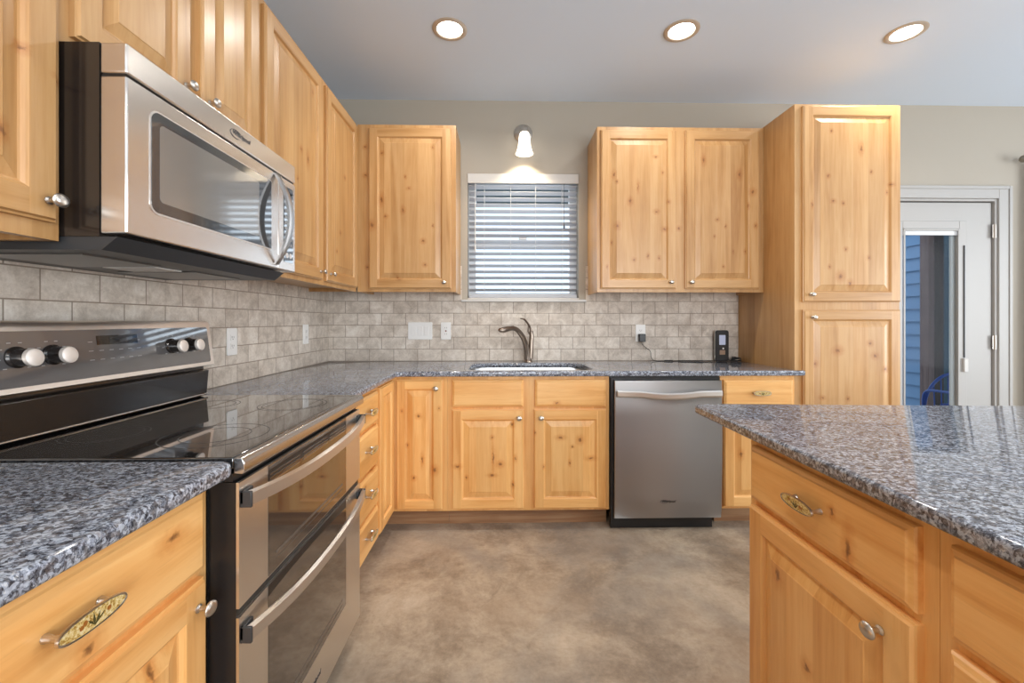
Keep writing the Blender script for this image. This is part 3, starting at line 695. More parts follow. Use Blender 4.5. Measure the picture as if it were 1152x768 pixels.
# ------------------------------------------------------------ pantry
FP = Face('-y', 2.490)
c = thing('pantry_cabinet', 'tall two-door knotty alder pantry cabinet right of the counter', 'cabinet', (2.02, 2.8, 0))
bm = new_bm(); FP.box(bm, 1.7095, 2.337, .105, 2.472, 0, -(WY - .0005 - 2.490))
obj('cabinet_body', bm, M['tall'], c)
obj('toe_kick', FP.bx(1.7095, 2.337, .0005, .1045, -.070, -.600), M['kick'], c)
d = raised_door('door', FP, 1.750, 2.330, 1.312, 2.458, M['tall'], M['wood_x'], c); knob(FP, 1.793, 1.355, .020, d, .014)
d = raised_door('door', FP, 1.752, 2.330, .125, 1.266, M['tall'], M['wood_x'], c); knob(FP, 1.803, 1.222, .020, d, .014)

# ------------------------------------------------------------ base cabinets, back run
BT = .8830
def open_body(bm, F, u0, u1, v0, v1, depth, t=.018, frame=()):
    F.box(bm, u0, u0 + t, v0, v1, -.0, -depth); F.box(bm, u1 - t, u1, v0, v1, 0, -depth)
    F.box(bm, u0 + t, u1 - t, v0, v0 + t, 0, -depth); F.box(bm, u0 + t, u1 - t, v0 + t, v1, -depth + t, -depth)
    F.box(bm, u0 + t, u1 - t, v1 - .035, v1, 0, -.02); F.box(bm, u0 + t, u1 - t, .680, .722, -.0006, -.0195)
    for a, b in frame: F.box(bm, a, b, v0 + t, v1 - .035, 0, -.02)
DB = WY - .0005 - 2.490
sb = thing('base_cabinet', 'sink base cabinet with two false drawer fronts over two knotty doors', 'cabinet', (.15, 2.8, 0))
bm = new_bm(); open_body(bm, FP, -.3195, .6155, .105, BT, DB, frame=((-.3015, -.285), (.108, .190), (.586, .5975)))
obj('cabinet_body', bm, M['base'], sb)
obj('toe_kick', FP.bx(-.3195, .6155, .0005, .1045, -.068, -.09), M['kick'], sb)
slab_front('drawer_front', FP, -.293, .117, .706, .862, M['basex'], sb); slab_front('drawer_front', FP, .183, .595, .706, .862, M['basex'], sb)
d = raised_door('door', FP, -.293, .120, .120, .691, M['base'], M['lo_x'], sb); knob(FP, .090, .645, .020, d)
d = raised_door('door', FP, .177, .597, .120, .691, M['base'], M['lo_x'], sb); knob(FP, .217, .645, .020, d)
# corner cabinet: L-shaped body, one door on each leg
FLB = Face('+x', -.638)
cc = thing('corner_cabinet', 'L-shaped corner base cabinet with a narrow door on each side of the corner', 'cabinet', (-.9, 2.8, 0))
bm = new_bm(); box(bm, WX + .0005, -.638, 2.1705, WY - .0005, .105, BT); box(bm, -.6375, -.3205, 2.490, WY - .0005, .105, BT)
obj('cabinet_body', bm, M['base'], cc)
bm = new_bm(); box(bm, -1.0, -.708, 2.1705, 3.0, .0005, .1045); box(bm, -.7075, -.3205, 2.558, 3.0, .0005, .1045); obj('toe_kick', bm, M['kick'], cc)
d = raised_door('door', FP, -.612, -.348, .120, .862, M['base'], M['lo_x'], cc, stile=.050); knob(FP, -.384, .815, .020, d)
raised_door('door', FLB, 2.190, 2.462, .120, .862, M['lo_z'], M['lo_y'], cc, stile=.050)
# drawer bank
db = thing('drawer_cabinet', 'four-drawer alder base cabinet between the range and the corner', 'cabinet', (-.9, 1.9, 0))
obj('cabinet_body', bx(WX + .0005, -.638, 1.6665, 2.1695, .105, BT), M['lo_z'], db)
obj('toe_kick', bx(-1.0, -.708, 1.6665, 2.1695, .0005, .1045), M['kick'], db)
for a, b in ((.706, .857), (.500, .690), (.302, .486), (.122, .288)):
    d = slab_front('drawer', FLB, 1.690, 2.155, a, b, M['bank'], db); oval_pull(FLB, 1.99, (a + b) / 2 + (.0 if b > .8 else .012), .020, d)
# small cabinet right of the dishwasher
sc_ = thing('base_cabinet', 'narrow base cabinet with drawer and door between the dishwasher and the pantry', 'cabinet', (1.49, 2.8, 0))
obj('cabinet_body', FP.bx(1.2655, 1.7085, .105, BT, 0, -DB), M['base'], sc_)
obj('toe_kick', FP.bx(1.2655, 1.7085, .0005, .1045, -.068, -.60), M['kick'], sc_)
d = slab_front('drawer', FP, 1.283, 1.692, .706, .857, M['lo_x'], sc_); oval_pull(FP, 1.492, .784, .020, d)
d = raised_door('door', FP, 1.283, 1.692, .120, .691, M['base'], M['lo_x'], sc_); knob(FP, 1.655, .645, .020, d)
# near left base
FNB = Face('+x', -.612)
nb = thing('base_cabinet', 'near left base cabinet with wide drawer over a cracked knotty door', 'cabinet', (-.93, .5, 0))
obj('cabinet_body', bx(WX + .0005, -.612, -.30, .8985, .105, BT), M['near'], nb)
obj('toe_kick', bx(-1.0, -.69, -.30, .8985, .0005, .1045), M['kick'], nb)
d = slab_front('drawer', FNB, .300, .874, .705, .862, M['neary'], nb); oval_pull(FNB, .606, .790, .020, d)
d = raised_door('door', FNB, .300, .874, .120, .690, M['near'], M['lo_y'], nb); knob(FNB, .848, .642, .020, d)
d = slab_front('drawer', FNB, -.270, .276, .705, .862, M['neary'], nb); oval_pull(FNB, .0, .772, .020, d)
raised_door('door', FNB, -.270, .276, .120, .690, M['near'], M['lo_y'], nb)
# island
FI = Face('-x', .700)
ic = thing('island_cabinet', 'kitchen island base cabinet with drawer over a large door, under the granite top', 'cabinet', (1.1, .9, 0))
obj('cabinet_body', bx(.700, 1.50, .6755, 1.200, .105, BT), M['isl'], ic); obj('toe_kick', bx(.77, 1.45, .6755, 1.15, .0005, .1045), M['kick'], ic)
d = slab_front('drawer', FI, .702, 1.175, .712, .858, M['isly'], ic); oval_pull(FI, .946, .792, .020, d)
d = raised_door('door', FI, .700, 1.180, .120, .695, M['isl'], M['lo_y'], ic); knob(FI, .762, .643, .020, d)
ic = thing('island_cabinet', 'kitchen island drawer unit at the lower right edge, nearest the camera', 'cabinet', (1.1, .3, 0))
obj('cabinet_body', bx(.700, 1.50, -.60, .6745, .105, BT), M['isl'], ic); obj('toe_kick', bx(.77, 1.45, -.60, .6745, .0005, .1045), M['kick'], ic)
for a, b in ((.712, .856), (.420, .695), (.120, .405)):
    d = slab_front('drawer', FI, .05, .648, a, b, M['isly'], ic); oval_pull(FI, .33, (a + b) / 2, .020, d)

# ------------------------------------------------------------ granite tops
ZT = .914; ZB = .8835
out = [(WX + .0105, 1.6615), (-.592, 1.6615), (-.598, 2.40)] 
for i in range(7):
    a = PI + (-PI / 2) * i / 6; out.append((-.568 + .03 * math.cos(a), 2.415 + .03 * math.sin(a)))
out += [(1.738, 2.445), (1.7475, 2.452), (1.7475, 2.4680), (1.7085, 2.4685), (1.7085, WY - .0105), (WX + .0105, WY - .0105)]
hole = rounded(-.205, .535, 2.515, 2.925, [.12, .12, .05, .05], 8); hole.reverse()
s = slab('countertop', out, ZB, ZT, M['granite'], [hole]); tag(s, 'L-shaped granite countertop with the sink running along the back and left walls', 'countertop')
s = slab('countertop', rounded(WX + .0105, -.548, -.40, .8965, [.025, 0, 0, .02]), ZB, ZT, M['granite']); tag(s, 'near left blue grey granite countertop beside the range', 'countertop')
isl = [(.655, -.70), (2.30, -.70), (2.30, 1.392), (.70, 1.481)]
for i in range(5):
    a = math.radians(88) + PI / 2 * i / 4 * .95; isl.append((.684 + .028 * math.cos(a), 1.452 + .028 * math.sin(a)))
s = slab('countertop', isl, ZB, ZT, M['granite']); tag(s, 'granite island top with overhanging corner in the right foreground', 'countertop')

# ------------------------------------------------------------ sink and faucet
sk = thing('sink', 'undermount stainless sink set in the granite under the window', 'sink', (.165, 2.72, .68))
bm = new_bm(); o1 = rounded(-.212, .542, 2.513, 2.932, .06, 6); o2 = rounded(-.18, .51, 2.54, 2.90, .07, 6)
rings = [[bm.verts.new((x, y, .8828)) for x, y in rounded(-.232, .562, 2.5125, 2.945, .06, 6)], [bm.verts.new((x, y, .8828)) for x, y in o1], [bm.verts.new((x, y, .72)) for x, y in o2], [bm.verts.new((x, y, .69)) for x, y in rounded(-.14, .47, 2.57, 2.87, .05, 6)]]
for a, b in zip(rings, rings[1:]):
    for i in range(len(a)): bm.faces.new((a[i], a[(i + 1) % len(a)], b[(i + 1) % len(b)], b[i]))
bm.faces.new(rings[-1])
o = obj('bowl', bm, plain('sink_steel', (.72, .72, .72, 1), .3, 1), sk, smooth=True); md = o.modifiers.new('t', 'SOLIDIFY'); md.thickness = .0015; md.offset = -1
bm = new_bm(); lathe_z(bm, .165, 2.72, [(.042, .692), (.042, .695), (.030, .694)], 20); obj('drain', bm, M['nickel'], sk, smooth=True)
fc = thing('faucet', 'curved dark nickel faucet with upswept lever behind the sink', 'faucet', (.175, 2.985, ZT))
bm = new_bm(); lathe_z(bm, .175, 2.995, [(.031, ZT + .0005), (.031, ZT + .006), (.026, ZT + .012), (.022, ZT + .03)], 24); obj('base', bm, M['bronze'], fc, smooth=True)
bm = new_bm()
tube(bm, [(.168, 2.995, ZT + .02), (.166, 2.990, .98), (.155, 2.975, 1.04), (.135, 2.945, 1.09), (.100, 2.905, 1.135), (.068, 2.87, 1.152), (.040, 2.84, 1.150)], [.023, .021, .0195, .018, .0165, .0155, .016], 14)
obj('spout', bm, M['bronze'], fc, smooth=True)
bm = new_bm(); tube(bm, [(.045, 2.845, 1.151), (.025, 2.825, 1.148), (.000, 2.80, 1.142), (-.016, 2.784, 1.140), (-.024, 2.776, 1.146)], [.0155, .019, .019, .015, .011], 14)
obj('spray_head', bm, M['bronze'], fc, smooth=True)
bm = new_bm(); tube(bm, [(.190, 2.997, ZT + .02), (.194, 2.998, .99), (.196, 3.0, 1.05), (.199, 3.0, 1.10), (.196, 3.0, 1.13)], [.018, .0175, .0175, .016, .013], 14); obj('valve_body', bm, M['bronze'], fc, smooth=True)
bm = new_bm(); tube(bm, [(.196, 3.0, 1.125), (.188, 2.995, 1.155), (.170, 2.985, 1.185), (.145, 2.975, 1.212), (.118, 2.965, 1.218)], [.012, .0085, .0095, .0085, .005], 12, flat=.7)
tube(bm, [(.192, 3.0, 1.10), (.176, 2.995, 1.125), (.176, 2.99, 1.16), (.172, 2.985, 1.185)], [.006, .0055, .005, .005], 8)
obj('lever_handle', bm, M['bronze'], fc, smooth=True)

# ------------------------------------------------------------ dishwasher
dw = thing('dishwasher', 'stainless steel dishwasher with a bar handle under the back counter', 'dishwasher', (.94, 2.7, 0))
FD = Face('-y', 2.490)
obj('tub_body', FD.bx(.6195, 1.2625, .105, .8800, -.0, -.58), M['black'], dw)
bm = new_bm(); FD.box(bm, .622, .636, .03, .872, .0, .018); FD.box(bm, 1.262, 1.2635, .105, .872, .0, .003); FD.box(bm, .636, 1.262, .861, .873, .0, .010); obj('side_gasket', bm, M['black'], dw)
obj('toe_panel', FD.bx(.622, 1.215, .004, .085, -.02, .012), M['black'], dw)
bm = new_bm(); prev = None
FDp = FD
secs = []
N = 14
for i in range(N + 1):
    v = .066 + (.858 - .066) * i / N
    w_ = .036 + .010 * math.sin(PI * i / N * .9)
    if i == 0: w_ = .030
    secs.append([FDp(.6375, v, .0005), FDp(1.2605, v, .0005), FDp(1.2605, v, w_ - .004), FDp(1.2565, v, w_), FDp(.6415, v, w_), FDp(.6375, v, w_ - .004)])
ribbon(bm, secs)
dd = obj('door', bm, M['steel_v'], dw, smooth=True, angle=30)
bm = new_bm(); secs = []
N = 24
for i in range(N + 1):
    u = .650 + (1.250 - .650) * i / N; s_ = abs(2 * i / N - 1); bow = (1 - s_ ** 2.2)
    wz = .062 + .022 * bow; vz = .785 - .012 * max(0, 1 - (s_ / .55) ** 2) 
    secs.append([FD(u, vz - .015, wz - .010), FD(u, vz - .017, wz), FD(u, vz - .010, wz + .005), FD(u, vz + .012, wz + .005), FD(u, vz + .019, wz), FD(u, vz + .018, wz - .010)])
ribbon(bm, secs)
for u in (.654, 1.226): FD.box(bm, u, u + .02, .772, .800, .040, .060)
obj('handle', bm, M['steel_h'], dd, smooth=True, angle=30)
lettering('logo_lettering', 'Whirlpool', .019, FD, .948, .166, .0425, M['logo'], dd)
bm = new_bm(); tube(bm, [FD(.925 + .024 * math.cos(a), .164 + .009 * math.sin(a), .0425) for a in [x * .35 for x in range(2, 16)]], .0007, 6); obj('logo_swoosh', bm, M['logo'], dd)
# ------------------------------------------------------------ range
R0, R1 = .9025, 1.6575; RF = -.548
FR_ = Face('+x', RF)
rg = thing('range', 'stainless double oven range with black glass cooktop and knobs on the backguard', 'oven', (-.9, 1.28, 0))
bm = new_bm(); box(bm, WX + .03, -.612, R0, R1, .05, .893)
for yy in (R0 + .03, R1 - .07):
    for xx in (-1.15, -.70): box(bm, xx, xx + .04, yy, yy + .04, .001, .05)
obj('oven_body', bm, M['black_e'], rg)
bm = new_bm(); box(bm, -.6115, -.5545, R0 + .003, R1 - .003, .079, .864); box(bm, -.6115, -.580, R0 + .004, R1 - .004, .8645, .892); obj('door_gasket', bm, M['black'], rg)
# cooktop
bm = new_bm(); box(bm, -1.142, -.556, R0 - .0035, R1 + .0005, .8945, .9185)
ct = obj('cooktop', bm, M['black_glass'], rg, bevel=.003)
bm = new_bm()
def flat_ring(bm, cx, cy, r, z, n=56, wd=.0012):
    a = [bm.verts.new((cx + math.cos(2 * PI * i / n) * (r - wd), cy + math.sin(2 * PI * i / n) * (r - wd), z)) for i in range(n)]
    b = [bm.verts.new((cx + math.cos(2 * PI * i / n) * (r + wd), cy + math.sin(2 * PI * i / n) * (r + wd), z)) for i in range(n)]
    for i in range(n): bm.faces.new((a[i], b[i], b[(i + 1) % n], a[(i + 1) % n]))
for cx, cy, rr in ((-.71, 1.08, (.115, .075)), (-.71, 1.47, (.105, .092)), (-.985, 1.09, (.085, .072)), (-.985, 1.47, (.085, .072)), (-1.03, 1.28, (.05,))):
    for r in rr: flat_ring(bm, cx, cy, r, .9188)
obj('burner_rings', bm, plain('faint_burner_print', (.10, .095, .09, 1), .25), ct)
bm = new_bm(); secs = []
for y in (R0 - .0035, R1 + .0005): secs.append([(-.5555, y, .918), (-.5555, y, .885), (-.537, y, .884), (-.5335, y, .890), (-.5345, y, .908), (-.540, y, .9175)])
ribbon(bm, secs); obj('front_trim', bm, M['steel'], rg, bevel=.0015)
# vent strip under the trim
bm = new_bm(); FR_.box(bm, R0 + .003, R1 - .003, .866, .8825, -.03, -.014); obj('vent_recess', bm, M['black'], rg)
def oven_door(v0, v1, g0, g1, full_glass):
    bm = new_bm(); F = FR_
    for a, b, c, d in wall_cells(R0 + .002, R1 - .002, v0, v1, [(1.015, 1.512, g0, g1)]): F.box(bm, a, b, c, d, -.006, 0)
    o = obj('oven_door', bm, M['steel_r'], rg)
    obj('door_window', F.bx(1.0153, 1.5117, g0 + .0003, g1 - .0003, -.0058, .0008), M['oven_glass'], o)
    return o
du = oven_door(.602, .864, .604, .8635, True); dl = oven_door(.078, .583, .214, .5825, False)
bm = new_bm()
for k in range(3):
    for (a, b) in ((1.02, 1.17), (1.19, 1.35), (1.37, 1.50)):
        FR_.box(bm, a, b, .838 - .009 * k, .8415 - .009 * k, .0009, .0022)
obj('vent_slots', bm, M['steel'], du)
# inner window frame seen through the glass
for dpar, g0, g1 in ((du, .640, .80), (dl, .245, .50)):
    bm = new_bm(); FR_.box(bm, 1.05, 1.478, g0, g0 + .008, .0009, .0013); FR_.box(bm, 1.05, 1.478, g0 - .012, g0 - .010, .0009, .0013)
    obj('window_border', bm, plain('brown_window_print', (.12, .10, .085, 1), .15), dpar)
def bow_handle(zl, dpar):
    bm = new_bm(); secs = []; N = 28
    for i in range(N + 1):
        t_ = i / N; y = .914 + (1.648 - .914) * t_; s_ = 2 * t_ - 1; bow = 1 - abs(s_) ** 2.4
        x = .012 + .030 * bow; z = zl - .012 * bow; hh = .0165
        secs.append([FR_(y, z - hh + .003, x - .004), FR_(y, z - hh, x + .002), FR_(y, z - hh + .004, x + .011), FR_(y, z + hh - .004, x + .011), FR_(y, z + hh, x + .002), FR_(y, z + hh - .003, x - .004)])
    ribbon(bm, secs); o = obj('handle', bm, M['steel_h'], dpar, smooth=True, angle=30)
    for y0_, y1_ in ((.907, .9138), (1.6482, 1.654)):
        bm = new_bm(); FR_.box(bm, y0_, y1_, zl - .017, zl + .017, .0, .0235); FR_.box(bm, y0_ if y0_ < 1 else y0_ - .03, y1_ + .03 if y0_ < 1 else y1_, zl - .010, zl + .017, .0, .0075)
        obj('end_cap', bm, M['dgrey'], dpar, bevel=.0015)
bow_handle(.828, du); bow_handle(.545, dl)
lettering('logo_lettering', 'Whirlpool', .019, FR_, 1.262, .150, .0004, M['logo'], dl)
# backguard
bg = None
def lean(y, z, off=0.0):        # the control panel leans back a little
    t_ = (z - 1.035) / .165
    return Vector((-1.090 - .022 * t_ + off, y, z))
bm = new_bm(); secs = []
for y in (R0 + .002, R0 + .010, R1 - .010, R1 - .002):
    e = .006 if y in (R0 + .002, R1 - .002) else 0
    secs.append([Vector((WX + .02, y, 1.0375 + e)), lean(y, 1.035 + e, -.006), lean(y, 1.038 + e, 0 - e), lean(y, 1.185 - e, 0 - e), lean(y, 1.196 - e, -.006), lean(y, 1.201 - e, -.020), Vector((WX + .02, y, 1.201 - e))])
ribbon(bm, secs); bg = obj('backguard', bm, M['panel_s'], rg, smooth=True, angle=35)
def lbox(bm, y0, y1, z0, z1, o0, o1):
    vs = [bm.verts.new(lean(y, z, o)) for o in (o0, o1) for z in (z0, z1) for y in (y0, y1)]
    for f in ((0, 1, 3, 2), (4, 6, 7, 5), (0, 4, 5, 1), (2, 3, 7, 6), (0, 2, 6, 4), (1, 5, 7, 3)): bm.faces.new([vs[i] for i in f])
bm = new_bm(); secs2 = []
pts = rounded(R0 + .045, R1 - .028, 1.050, 1.177, .008, 4)
A = [bm.verts.new(lean(y, z, .0003)) for y, z in pts]; B = [bm.verts.new(lean(y, z, .0018)) for y, z in pts]
for i in range(len(A)): bm.faces.new((A[i], A[(i + 1) % len(A)], B[(i + 1) % len(B)], B[i]))
bm.faces.new(A); bm.faces.new(B)
for f in bm.faces: f.material_index = 0
n0 = len(bm.faces)
for uu in (.994, 1.073, 1.448, 1.527):
    for k in range(8):
        a = -PI * .25 + k * PI * 1.5 / 7
        cu_, cv_ = uu + .0345 * math.cos(a), 1.118 + .0345 * math.sin(a)
        lbox(bm, cu_ - .004, cu_ + .004, cv_ - .0009, cv_ + .0009, .0015, .0021)
for k in range(6):
    for j in range(3): lbox(bm, 1.165 + .03 * k, 1.178 + .03 * k, 1.095 + .024 * j, 1.0965 + .024 * j, .0015, .0021)
bm.faces.ensure_lookup_table()
for f in bm.faces[n0:]: f.material_index = 1
cp = obj('control_panel', bm, [M['panel_glass'], M['mark']], rg)
class Lean(Face):
    def __call__(s, u, v, w): return lean(u, v, w)
LF = Lean('+x', 0)
for uu in (.994, 1.073, 1.448, 1.527):
    bm = new_bm(); lathe(bm, LF, uu, 1.118, [(.0245, .002), (.0245, .006), (.0205, .010), (.019, .036)], 28)
    kk = obj('knob', bm, M['black_e'], rg, smooth=True)
    bm = new_bm(); lathe(bm, LF, uu, 1.118, [(.0200, .0362), (.0205, .040), (.0195, .045), (.016, .047)], 28); obj('knob_cap', bm, M['knobcap'], kk, smooth=True)
bm = new_bm(); lbox(bm, 1.19, 1.32, 1.135, 1.160, .0019, .0023); obj('clock_display', bm, M['black_glass'], cp)
bm = new_bm(); secs = []
for y in (R0 + .006, R1 - .006): secs.append([Vector((WX + .02, y, .893)), Vector((-1.1425, y, .893)), Vector((-1.1425, y, .9195)), Vector((-1.120, y, .928)), Vector((-1.112, y, 1.016)), Vector((-1.132, y, 1.020)), Vector((-1.132, y, 1.0365)), Vector((WX + .02, y, 1.0365))])
ribbon(bm, secs); obj('rear_riser', bm, M['black_e'], rg, bevel=.003)
bm = new_bm(); tube(bm, [(-1.118, R0 + .008, .927), (-1.118, R1 - .008, .927)], .0035, 8, smooth=False); obj('riser_trim', bm, M['steel'], rg, smooth=True)

# ------------------------------------------------------------ microwave
Y0, Y1 = .921, 1.6555; MF = -.792
FW = Face('+x', MF)
mw = thing('microwave', 'stainless over-the-range microwave with a curved handle above the range', 'microwave', (-1.0, 1.28, 1.35))
obj('case', bx(WX + .0125, -.848, Y0, Y1, 1.378, 1.786), M['black_e'], mw)
bm = new_bm(); FW.box(bm, Y0 + .0005, Y1, 1.722, 1.786, -.055, 0); obj('vent_panel', bm, M['steel_m'], mw, bevel=.004, seg=3)
bm = new_bm(); FW.box(bm, Y0 + .004, Y1 - .002, 1.7165, 1.7215, -.054, -.006); obj('panel_gap', bm, M['black'], mw)
bm = new_bm(); YD = 1.532
GZ0, GZ1, GY0, GY1 = 1.447, 1.676, .984, 1.484
op = rounded(GY0, GY1, GZ0, GZ1, [.006, .022, .022, .006], 6)
outer = [(Y0 + .0005, 1.384), (YD, 1.384), (YD, 1.716), (Y0 + .0005, 1.716)]
# door as a solid with the glass set into it
V0 = [bm.verts.new(FW(y, z, -.055)) for y, z in outer]; V1 = [bm.verts.new(FW(y, z, 0)) for y, z in outer]
for i in range(4): bm.faces.new((V0[i], V0[(i + 1) % 4], V1[(i + 1) % 4], V1[i]))
bm.faces.new(V0); bm.faces.new(V1)
md = obj('door', bm, M['steel_m'], mw, bevel=.004, seg=3)
def plate_yz(F, pts, w0, w1):
    bm = new_bm(); A = [bm.verts.new(F(y, z, w0)) for y, z in pts]; B = [bm.verts.new(F(y, z, w1)) for y, z in pts]
    for i in range(len(A)): bm.faces.new((A[i], A[(i + 1) % len(A)], B[(i + 1) % len(B)], B[i]))
    bm.faces.new(A); bm.faces.new(B); return bm
obj('window_bezel', plate_yz(FW, rounded(GY0 - .004, GY1 + .003, GZ0 - .004, GZ1 + .004, [.008, .025, .025, .008], 6), .0002, .0012), M['steel_h'], md)
wg = obj('door_window', plate_yz(FW, op, .0013, .0024), M['mw_glass'], md)
obj('window_screen', plate_yz(FW, rounded(GY0 + .022, GY1 - .075, GZ0 + .026, GZ1 - .024, .012, 5), .0025, .0028), M['mw_screen'], md)
bm = new_bm(); FW.box(bm, YD + .0008, Y1, 1.384, 1.716, -.055, 0); mp = obj('control_section', bm, M['steel_m'], mw, bevel=.004, seg=3)
ck = obj('keypad', plate_yz(FW, rounded(1.570, 1.636, 1.415, 1.690, .004, 3), .0003, .0015), M['mw_glass'], mp)
bm = new_bm()
for r in range(7):
    for q in range(3): FW.box(bm, 1.577 + q * .019, 1.590 + q * .019, 1.475 + r * .020, 1.483 + r * .020, .0016, .0019)
obj('keys', bm, M['mark'], mp)
bm = new_bm()
for q in range(2): flat = lathe(bm, FW, 1.590 + q * .026, 1.440, [(.0095, .0016), (.0095, .0026), (.0075, .0026)], 18)
obj('round_keys', bm, M['steel_h'], mp)
obj('clock_display', FW.bx(1.578, 1.628, 1.655, 1.680, .0016, .0019), M['black_glass'], mp)
bm = new_bm(); secs = []; N = 24
for i in range(N + 1):
    t_ = i / N; z = 1.396 + (1.712 - 1.396) * t_; s_ = 2 * t_ - 1; bow = 1 - s_ ** 2
    wz = .002 + .052 * bow; hw = .010 + .006 * bow
    yc = 1.512
    secs.append([FW(yc - hw, z, wz - .004), FW(yc + hw, z, wz - .004), FW(yc + hw, z, wz + .004), FW(yc + hw * .6, z, wz + .008), FW(yc - hw * .6, z, wz + .008), FW(yc - hw, z, wz + .004)])
ribbon(bm, secs); obj('handle', bm, M['steel_v'], md, smooth=True, angle=30)
lettering('logo_lettering', 'Whirlpool', .021, FW, 1.318, 1.756, .0004, M['logo'], mw)
bm = new_bm(); tube(bm, [FW(1.292 + .026 * math.cos(a), 1.753 + .012 * math.sin(a), .0008) for a in [x * .35 for x in range(2, 16)]], .0009, 6); obj('logo_swoosh', bm, M['logo'], mw)
# underside hood
bm = new_bm(); secs = []
for y in (Y0 + .002, Y1 - .045): secs.append([Vector((WX + .0125, y, 1.3775)), Vector((-.812, y, 1.3775)), Vector((-.845, y, 1.350)), Vector((WX + .0125, y, 1.350))])
ribbon(bm, secs); hd = obj('hood_base', bm, M['dgrey'], mw)
for a, b in ((.97, 1.19), (1.32, 1.54)):
    bm = new_bm(); box(bm, -1.16, -.93, a, b, 1.3465, 1.3498); obj('grease_filter', bm, M['mesh_grey'], hd)
bm = new_bm(); box(bm, -1.10, -.96, 1.205, 1.305, 1.3465, 1.3498); obj('lamp_cover', bm, M['plate'], hd)

# ------------------------------------------------------------ outlets and switches
def duplex(F, u, v, label, kind='duplex', gang=1, w0=.0103):
    wd = .070 if gang == 1 else .165
    wd = .072 if gang == 1 else .172
    t = thing('outlet' if kind != 'switch' else 'light_switch', label, 'outlet' if kind != 'switch' else 'switch', F(u, v, w0))
    pl = obj('cover_plate', plate_yz(F, rounded(u - wd / 2, u + wd / 2, v - .062, v + .062, .006, 3), w0, w0 + .006), M['plate'], t, bevel=.002)
    if kind == 'duplex':
        for dv in (-.0195, .0195):
            bm = plate_yz(F, rounded(u - .0165, u + .0165, v + dv - .0135, v + dv + .0135, .006, 4), w0 + .0062, w0 + .0078); rc = obj('receptacle', bm, M['plate'], t)
            bm = new_bm(); F.box(bm, u - .0075, u - .0055, v + dv - .003, v + dv + .006, w0 + .0079, w0 + .0083); F.box(bm, u + .0055, u + .0075, v + dv - .003, v + dv + .005, w0 + .0079, w0 + .0083); lathe(bm, F, u, v + dv - .008, [(.0022, w0 + .0079), (.0022, w0 + .0083)], 8)
            obj('slots', bm, M['slot'], rc)
    elif kind == 'switch':
        for k in range(gang if gang == 1 else 3):
            uc = u + (k - 1) * .046 if gang > 1 else u
            bm = plate_yz(F, rounded(uc - .0165, uc + .0165, v - .033, v + .033, .002, 2), w0 + .0062, w0 + .0085); rk = obj('rocker', bm, M['plate'], t, bevel=.001)
    else:
        bm = plate_yz(F, rounded(u - .0165, u + .0165, v - .033, v + .033, .002, 2), w0 + .0062, w0 + .0080); rk = obj('receptacle', bm, M['plate'], t)
        bm = new_bm(); F.box(bm, u - .005, u + .005, v - .006, v + .004, w0 + .0081, w0 + .0095); obj('reset_button', bm, plain('red_brown_button', S(120, 60, 50), .5), rk)
        bm = new_bm()
        for dv in (-.022, .022): F.box(bm, u - .0075, u - .0055, v + dv - .004, v + dv + .004, w0 + .0081, w0 + .0085); F.box(bm, u + .0055, u + .0075, v + dv - .004, v + dv + .004, w0 + .0081, w0 + .0085)
        obj('slots', bm, M['slot'], rk)
    return t
FBW = Face('-y', WY); FLW = Face('+x', WX)
duplex(FLW, 1.988, 1.106, 'white outlet on the left wall tiles just beyond the range backguard')
duplex(FLW, 2.722, 1.118, 'white outlet on the left wall tiles nearest the corner')
duplex(FBW, -.592, 1.130, 'wide white switch plate on the tile left of the sink', 'switch', 2)
duplex(FBW, -.409, 1.130, 'white outlet with a dark reset button beside the wide switch plate', 'gfci')
duplex(FBW, .992, 1.113, 'white outlet with a black charger plugged in, above the dishwasher')
# charger, cord and the small device
ch = thing('charger', 'black plug charger with a thin cord in the outlet above the dishwasher', 'charger', (.992, 3.07, 1.08))
obj('plug_body', bx(.972, 1.018, 3.046, 3.0812, 1.052, 1.108), M['black'], ch, bevel=.004)
bm = new_bm(); tube(bm, [(.993, 3.06, 1.055), (.995, 3.06, 1.035), (1.02, 3.055, 1.01), (1.05, 3.05, .985), (1.055, 3.05, .95), (1.065, 3.045, .925), (1.09, 3.03, .9168), (1.15, 3.03, .9168), (1.24, 3.035, .9168), (1.34, 3.03, .9168), (1.44, 3.04, .9168), (1.505, 3.065, .9168)], .0022, 8)
obj('cable', bm, M['wire'], ch, smooth=True)
bm = new_bm(); tube(bm, [(1.175 + .030 * math.cos(a), 3.032 + .012 * math.sin(a), .9205) for a in [i * PI / 8 for i in range(17)]], .002, 8); tube(bm, [(1.24, 3.028, .9185), (1.33, 3.026, .9185), (1.42, 3.03, .9185)], .0035, 8)
obj('cord_tie', bm, M['wire'], ch, smooth=True)
dv = thing('handheld_device', 'black upright device with small lit screen leaning on the backsplash', 'device', (1.568, 3.05, ZT))
FDv = Face('-y', 3.045)
obj('housing', plate_yz(FDv, rounded(1.520, 1.615, ZT + .0006, 1.134, .016, 5), -.022, 0), M['black'], dv, bevel=.003)
obj('rim', plate_yz(FDv, rounded(1.517, 1.618, ZT + .0004, 1.136, .018, 5), -.016, -.010), M['nickel'], dv)
obj('screen', plate_yz(FDv, rounded(1.545, 1.590, 1.030, 1.100, .003, 2), .0003, .0012), M['screen'], dv)
obj('keypad', plate_yz(FDv, rounded(1.548, 1.588, .960, .992, .003, 2), .0003, .0012), plain('tan_keypad', S(150, 122, 100), .5), dv)
bm = new_bm(); lathe(bm, FDv, 1.574, 1.004, [(.006, .0003), (.005, .0015)], 12); obj('button', bm, M['plate'], dv)
bm = new_bm()
